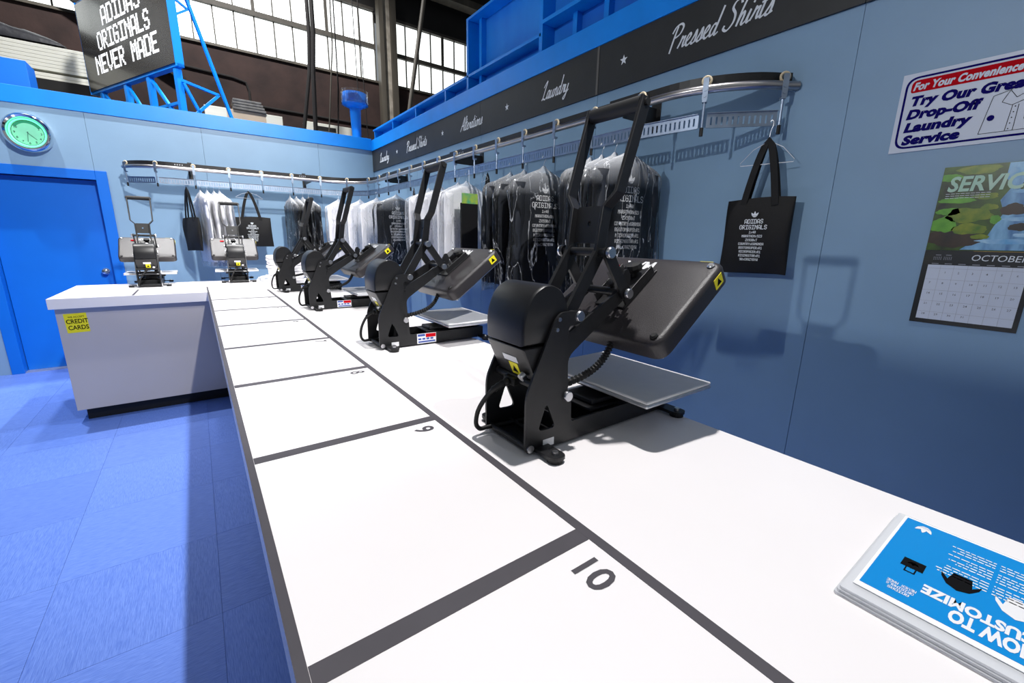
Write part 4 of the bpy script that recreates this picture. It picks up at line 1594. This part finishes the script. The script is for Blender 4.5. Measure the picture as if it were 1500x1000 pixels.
oncal('fold_edge', rect2(.12, CW, .2565, .258), mat('gold_edge', (170, 140, 90), .25, metal=.6), .0008, cl)

# ================================================================== HOW-TO SHEETS IN ACRYLIC
ht_ = tag(empty('instruction_sign', (.8165, -.08, HC)), 'stack of clear acrylic holders with a cyan how-to sheet on the worktop', 'sign holder')
ht_.rotation_euler = (0, 0, R(90))    # local +x = reading direction (+y world), local +y = up (-x world)
for k in range(3):
    dx, dy = (-.002 * k, -.002 * k)
    pl = rnd([(.022, -.115), (.214, -.115), (.214, .167), (.022, .167)], .004)
    B().prism([(a + dx, c + dy) for a, c in pl], .0005 + .0045 * k, .0042 + .0045 * k, 'z').obj('acrylic_holder', M_acr, ht_, bevel=.0008)
zt = .0005 + .0045 * 3
B().box(.030, .2005, -.1135, .1435, zt, zt + .0008).obj('paper_sheet', M_paper, ht_)
B().box(.036, .1965, -.108, .1325, zt + .0009, zt + .0013).obj('cyan_field', M_cyan, ht_)
zz = zt + .0017


def sheet(name, vf, x, y, m):
    return decal(name, ([(a + x, b + y) for a, b in vf[0]], vf[1]), (0, 0, zz), (1, 0, 0), (0, 1, 0), m, ht_)


sheet('lettering', fit('HOW TO', .071, .029, .05), .0415, .0925, M_wht)
sheet('lettering', fit('CUSTOMIZE', .101, .0235, .05), .0415, .067, M_wht)
V, F = [], []
rs = random.Random(3)
for i in range(11):
    y = .0145 - i * .0075 - (.006 if i > 3 else 0) - (.006 if i > 7 else 0)
    x = .0905
    xe = .146 - (rs.uniform(0, .03) if i % 3 != 2 else .012)
    for x, xe in ((.0415, .086), (x, xe)):
        while x < xe:
            w = rs.uniform(.003, .009)
            V, F = merge2((V, F), rect2(x, min(x + w, xe), y, y + .0024))
            x += w + .0014
sheet('small_print', (V, F), 0, 0, M_wht)
sheet('emblem', ([(a * .7, b) for a, b in trefoil(0, 0, .024)[0]], trefoil(0, 0, .024)[1]), .172, -.098, M_wht)
sheet('brand_lines', merge2(pixtext('ADIDAS', 0, 0, .022, .006), pixtext('ORIGINALS', 0, -.008, .028, .006), pixtext('NEVER MADE', 0, -.016, .03, .006)), .160, .110, M_wht)
swoop = [(-.05, -.02), (-.03, -.004), (0, .004), (.03, -.004), (.05, -.02), (.046, -.006), (.028, .012), (0, .02), (-.028, .012), (-.046, -.006), (-.024, -.030), (.022, -.030)]
stri = [(0, 1, 8, 9), (1, 2, 7, 8), (2, 3, 6, 7), (3, 4, 5, 6), (10, 11, 3, 2, 1)]
sheet('bag_picture', ([(a * .42, b * .95) for a, b in swoop], stri), .062, .032, M_wht)
sheet('bandana_picture', ([(a * .40, b * .85) for a, b in swoop], stri), .1145, .030, M_ink)
tp_ = merge2(rect2(-.012, .012, -.012, .012), rect2(-.006, -.0045, .012, .024), rect2(.0045, .006, .012, .024), rect2(-.006, .006, .0225, .025))
sheet('tote_picture', tp_, .161, .032, M_ink)
sheet('tote_motif', trefoil(0, 0, .010), .161, .026, M_wht)

# ================================================================== BILLBOARD ON THE FAR WALL
PLb = Vector((-.904, 8.56, 3.25))
eb = Vector((.42384802, -.90573332, 0))
bl_ = tag(empty('billboard', tuple(PLb)), 'black billboard with white pixel lettering on a blue lattice stand', 'billboard')
bl_.rotation_euler = (0, 0, math.atan2(eb.y, eb.x))   # local +x along the face, local -y faces the viewer
BW, BH, BT = 2.275, 1.02, .085
B().box(0, BW, 0, .012, .0, BH).obj('face_panel', M_bill, bl_)
b = B()
b.box(0, BW + .005, .0125, BT, -.03, 0)
b.box(0, BW + .005, .0125, BT, BH, BH + .03)
b.box(BW, BW + .005, -.002, BT, -.03, BH + .03)
b.box(-.005, 0, -.002, BT, -.03, BH + .03)
b.box(0, BW, .013, .03, 0, BH)
b.obj('panel_frame', M_fascia, bl_)
decal('lettering', merge2(pixtext('ADIDAS', 1.20, .655, 1.0, .20), pixtext('ORIGINALS', 1.17, .41, 1.37, .20), pixtext('NEVER MADE', 1.15, .155, 1.64, .21)), (0, -.003, 0), (1, 0, 0), (0, 0, 1), M_glow_letter, bl_)
zb = 2.62 - 3.25
for x in (.25, .95, 1.55, 2.19):
    B().box(x - .03, x + .03, .02, .08, zb, -.031).obj('post', M_fascia, bl_)
for x0, x1 in ((.98, 1.52), (1.58, 2.16), (.3, .92)):
    B().bar((x0, .05, -.06), (x1, .05, zb), .03, .03).obj('brace', M_fascia, bl_)
    B().bar((x0, .05, zb + .25), (x1, .05, zb + .25), .03, .03).obj('rail', M_fascia, bl_)
B().bar((2.24, .10, 1.1), (2.24, .62, zb), .03, .03).obj('stay', M_fascia, bl_)
B().bar((2.24, .06, zb + .47), (2.24, .44, zb + .42), .028, .028).obj('rail', M_fascia, bl_)
B().bar((2.24, .06, zb + .05), (2.24, .44, zb + .42), .028, .028).obj('brace', M_fascia, bl_)
B().bar((2.24, .07, zb + .45), (2.24, .28, zb), .028, .028).obj('brace', M_fascia, bl_)
B().bar((2.24, .085, .66), (2.24, .22, .60), .022, .022).obj('brace', M_fascia, bl_)
B().bar((2.24, .085, .50), (2.24, .22, .60), .022, .022).obj('brace', M_fascia, bl_)

# blue chimney-like tower at the corner, wrapped in film
tw_ = tag(empty('model_tower', (1.975, 6.42, 2.71)), 'blue model water tower on a round post at the wall corner', 'tower')
B().lathe([(.058, 0), (.062, .1), (.072, .36), (.075, .40)], 28).obj('post', M_fascia, tw_, smooth=True)
B().lathe([(.076, .385), (.15, .42), (.165, .44), (.165, .46), (.16, .46), (.0001, .445)], 32).obj('tank_base', M_fascia, tw_, smooth=True)
B().lathe([(.150, .461), (.153, .57), (.135, .575), (.0001, .585)], 24).obj('tank', M_ply, tw_, smooth=40)
rings = []
for z in (.43, .47, .52, .57, .60):
    rings.append([((.172 + .008 * noise.noise(Vector((math.cos(a) * 3, math.sin(a) * 3, z * 20)))) * math.cos(a), (.172 + .008 * noise.noise(Vector((math.cos(a) * 3, math.sin(a) * 3, z * 20)))) * math.sin(a), z) for a in [2 * math.pi * k / 40 for k in range(40)]])
B().loft(rings, caps=False).obj('film_wrap', M_wrap, tw_, smooth=True)

# ================================================================== HALL BEHIND THE BOOTH
YB = 11.0
wb_ = empty('wall_back', (0, YB, 0))
tag(wb_, 'dark brick wall of the old hall below tall windows', kind='structure')
B().box(-9, 13, 0, .4, -.1, 4.94).obj('brick_wall', M_brick, wb_)
B().box(-9, 13, -.05, .4, 4.94, 4.985).obj('window_sill', M_col, wb_)
B().box(-9, 3.93, 0, .4, 7.2, 9).obj('brick_wall', M_brick, wb_)
B().box(3.93, 13, 0, .4, 6.36, 9).obj('brick_wall', M_roof, wb_)
tag(B().box(-9, 13, 4.0, YB + .4, 8.6, 8.8).obj('ceiling', M_roof), 'dark hall roof', kind='structure')


def hall_window(name, x0, x1, nx, z0, zt, z1, label, thick):
    w = empty(name, (x0, YB, z0))
    tag(w, label, kind='structure')
    dx = (x1 - x0) / nx
    for i in range(nx):
        for a, b_ in ((z0, zt), (zt, z1)):
            B().box(i * dx + .008, (i + 1) * dx - .008, .06, .07, a - z0 + .01, b_ - z0 - .01).obj('pane', M_pane, w)
    for i in range(nx + 1):
        t = .03 if i % thick == 0 and i else .011
        B().box(i * dx - .011, i * dx + .011, .02, .059, 0, zt - z0).obj('mullion', M_sash, w)
        B().box(i * dx - t, i * dx + t, .02, .059, zt - z0, z1 - z0).obj('mullion', M_sash, w)
    B().box(0, x1 - x0, -.02, .06, zt - z0 - .045, zt - z0 + .045).obj('transom', M_sash, w)
    B().box(0, x1 - x0, -.02, .06, z1 - z0, z1 - z0 + .06).obj('head_rail', M_sash, w)
    return w


hall_window('window_1', .098, 3.93, 11, 4.985, 5.70, 6.42, 'tall daylit hall window left of the steel column', 4)
hall_window('window_2', 4.36, 8.0, 11, 4.985, 5.64, 6.34, 'daylit hall window right of the steel column', 4)
hall_window('window_3', -3.95, .0, 11, 4.985, 5.70, 6.42, 'daylit hall window behind the billboard', 4)
B().box(-9, 3.93, 0, .4, 6.48, 7.2).obj('lintel', M_roof, wb_)
cm = tag(empty('steel_column', (4.12, YB - .25, 0)), 'tall riveted steel column between the two hall windows', 'column')
B().box(-.20, -.10, -.1, .1, 0, 8.6).obj('flange', M_col, cm)
B().box(.08, .20, -.1, .1, 0, 8.6).obj('flange', M_col, cm)
B().box(-.10, .08, -.01, .01, 0, 8.6).obj('web', mat('bare_column_web', (150, 142, 130), .6, var=.3, scale=6), cm)
tag(B().box(4.4, 13, YB - .6, YB - .3, 6.9, 7.05).obj('roof_beam', M_col), 'pale roof beam high above the right hall window', 'beam')
tag(B().box(-9, 13, 8.1, 8.9, 8.0, 8.6).obj('roof_beam', M_roof), 'dark roof girder across the hall', 'beam')
# conduits on the brick
b = B().tube([(-.5, YB - .03, 4.52), (1.0, YB - .03, 4.45), (1.22, YB - .03, 4.40), (1.26, YB - .03, 4.25), (1.26, YB - .03, 3.2)], .022, 8)
tag(b.obj('conduit', M_rope), 'thin conduit bending down the brick wall', 'conduit')
tag(B().tube([(1.26, YB - .03, 4.0), (4.0, YB - .03, 3.98)], .022, 8).obj('conduit', M_rope), 'long level conduit across the brick wall', 'conduit')
tag(B().bar((-1.4, YB - .2, 5.3), (.2, YB - .1, 4.2), .14, .1).obj('roof_brace', M_roof), 'dark slanting brace behind the billboard', 'beam')
# ropes and cables (bp: pixel columns 430-450, 480-490, 515)


def rope(name, pts, r, lab, cat='rope', m=None):
    tag(B().tube(pts, r, 8).obj(name, m or M_rope, smooth=True), lab, cat)


rope('rope', [(1.93, 8.45, 7.999), (1.93, 8.45, 6.2), (1.92, 8.45, 4.6), (1.88, 8.45, 4.05), (1.68, 8.45, 2.9)], .03, 'thick dark rope hanging before the hall window, slanting left below', 'rope')
rope('rope', [(1.99, 8.28, 7.999), (1.95, 8.28, 4.6), (1.90, 8.28, 4.0), (1.86, 8.28, 2.9)], .035, 'thick dark rope hanging straight beside the slanting one', 'rope')
rope('cable', [(2.37, 8.6, 7.999), (2.32, 8.6, 4.6), (2.14, 8.6, 3.0)], .012, 'thin pale cable hanging in front of the brick wall', 'cable', M_col)
rope('cable', [(2.43, 8.7, 7.999), (2.40, 8.7, 4.0), (2.33, 8.7, 3.0)], .012, 'thin dark cable hanging beside the pale one', 'cable')
rope('chain', [(2.54, 8.2, 7.999), (2.6, 8.2, 3.0)], .008, 'thin hoist chain hanging left of the blue tower', 'chain')
rope('chain', [(2.60, 8.2, 7.999), (2.72, 8.2, 3.0)], .008, 'thin hoist chain hanging behind the blue tower', 'chain')
# slanting pole before the right hand window
pp = tag(B().tube([(3.767, 7.7, 6.058), (3.245, 7.7, 3.251)], .036, 12).obj('pole', M_col, smooth=True), 'slanting grey pole standing behind the blue framing', 'pole')

# stacked boards, crates and boxes behind the far wall
for i in range(9):
    z = 3.38 + .0 + i * .044 + (.03 if i > 1 else 0)
    o = B().box(-1.5, 0, -.2, .2, 0, .042).obj('stacked_board', M_slat, loc=(-.885 - .02 * (i % 2), 9.0, z - .012), bevel=.003)
    tag(o, 'long cream board, number %s up the stack left of the billboard' % ['one', 'two', 'three', 'four', 'five', 'six', 'seven', 'eight', 'nine'][i], 'board', 'cream boards stacked behind the far wall')
tag(B().box(-2.6, -.9, 8.7, 9.3, 0, 3.36).obj('storage_block', M_roof, bevel=.01), 'dark crate bulk under the stacked cream boards', 'crate')
rings = []
for i in range(14):
    t = i / 13
    x = -2.35 + 1.25 * t
    h = .26 * (1 - t) ** .6 + .03
    rings.append([(x, 9.0 + .2 * math.cos(a), 3.815 + max(0, math.sin(a)) * (h + .03 * noise.noise(Vector((x * 6, a, 1))))) for a in [2 * math.pi * k / 16 for k in range(16)]])
tag(B().loft(rings).obj('tarpaulin', M_tarp, smooth=True), 'dark crumpled tarpaulin lying on the stacked cream boards', 'tarpaulin')
bx = tag(B().box(-1.75, -1.107, 6.45, 6.75, 2.60, 2.985).obj('blue_box', M_door, bevel=.003), 'flat blue box standing on the far wall at the left edge', 'box')
cr = tag(empty('crate', (.95, 9.0, 3.25)), 'pale wooden crate beam topped by a grey bundle behind the far wall', 'crate')
B().box(-.58, .53, -.1, .1, 0, .15).obj('board', M_wood, cr, bevel=.004)
B().box(-.58, -.28, -.105, .1, .001, .152).obj('end_board', M_slat, cr, bevel=.004)
B().box(.28, .53, -.105, .1, .001, .152).obj('end_board', M_slat, cr, bevel=.004)
B().box(-.5, .5, -.08, .1, -3.25, 0).obj('crate_side', M_roof, cr)
gb = tag(empty('grey_bundle', (1.0, 9.0, 3.402)), 'grey bundle of sheets lying on the pale crate beam', 'bundle')
for i in range(4):
    B().box(-.24 + .01 * (i % 2), .24 - .02 * i, -.12, .12, .001 + i * .042, .04 + i * .042).obj('sheet', M_gyp, gb, bevel=.008)
cr2 = tag(empty('crate', (2.26, 9.0, 3.25)), 'pale weathered crate edge just left of the blue tower', 'crate')
B().box(-.42, .42, -.1, .1, 0, .15).obj('board', M_slat, cr2, bevel=.004)
B().box(-.26, .1, -.106, -.1, .03, .10).obj('dark_gap_panel', M_roof, cr2)  # shaded opening put in as a dark panel on the board
B().box(-.4, .4, -.08, .1, -3.25, 0).obj('crate_side', M_roof, cr2)
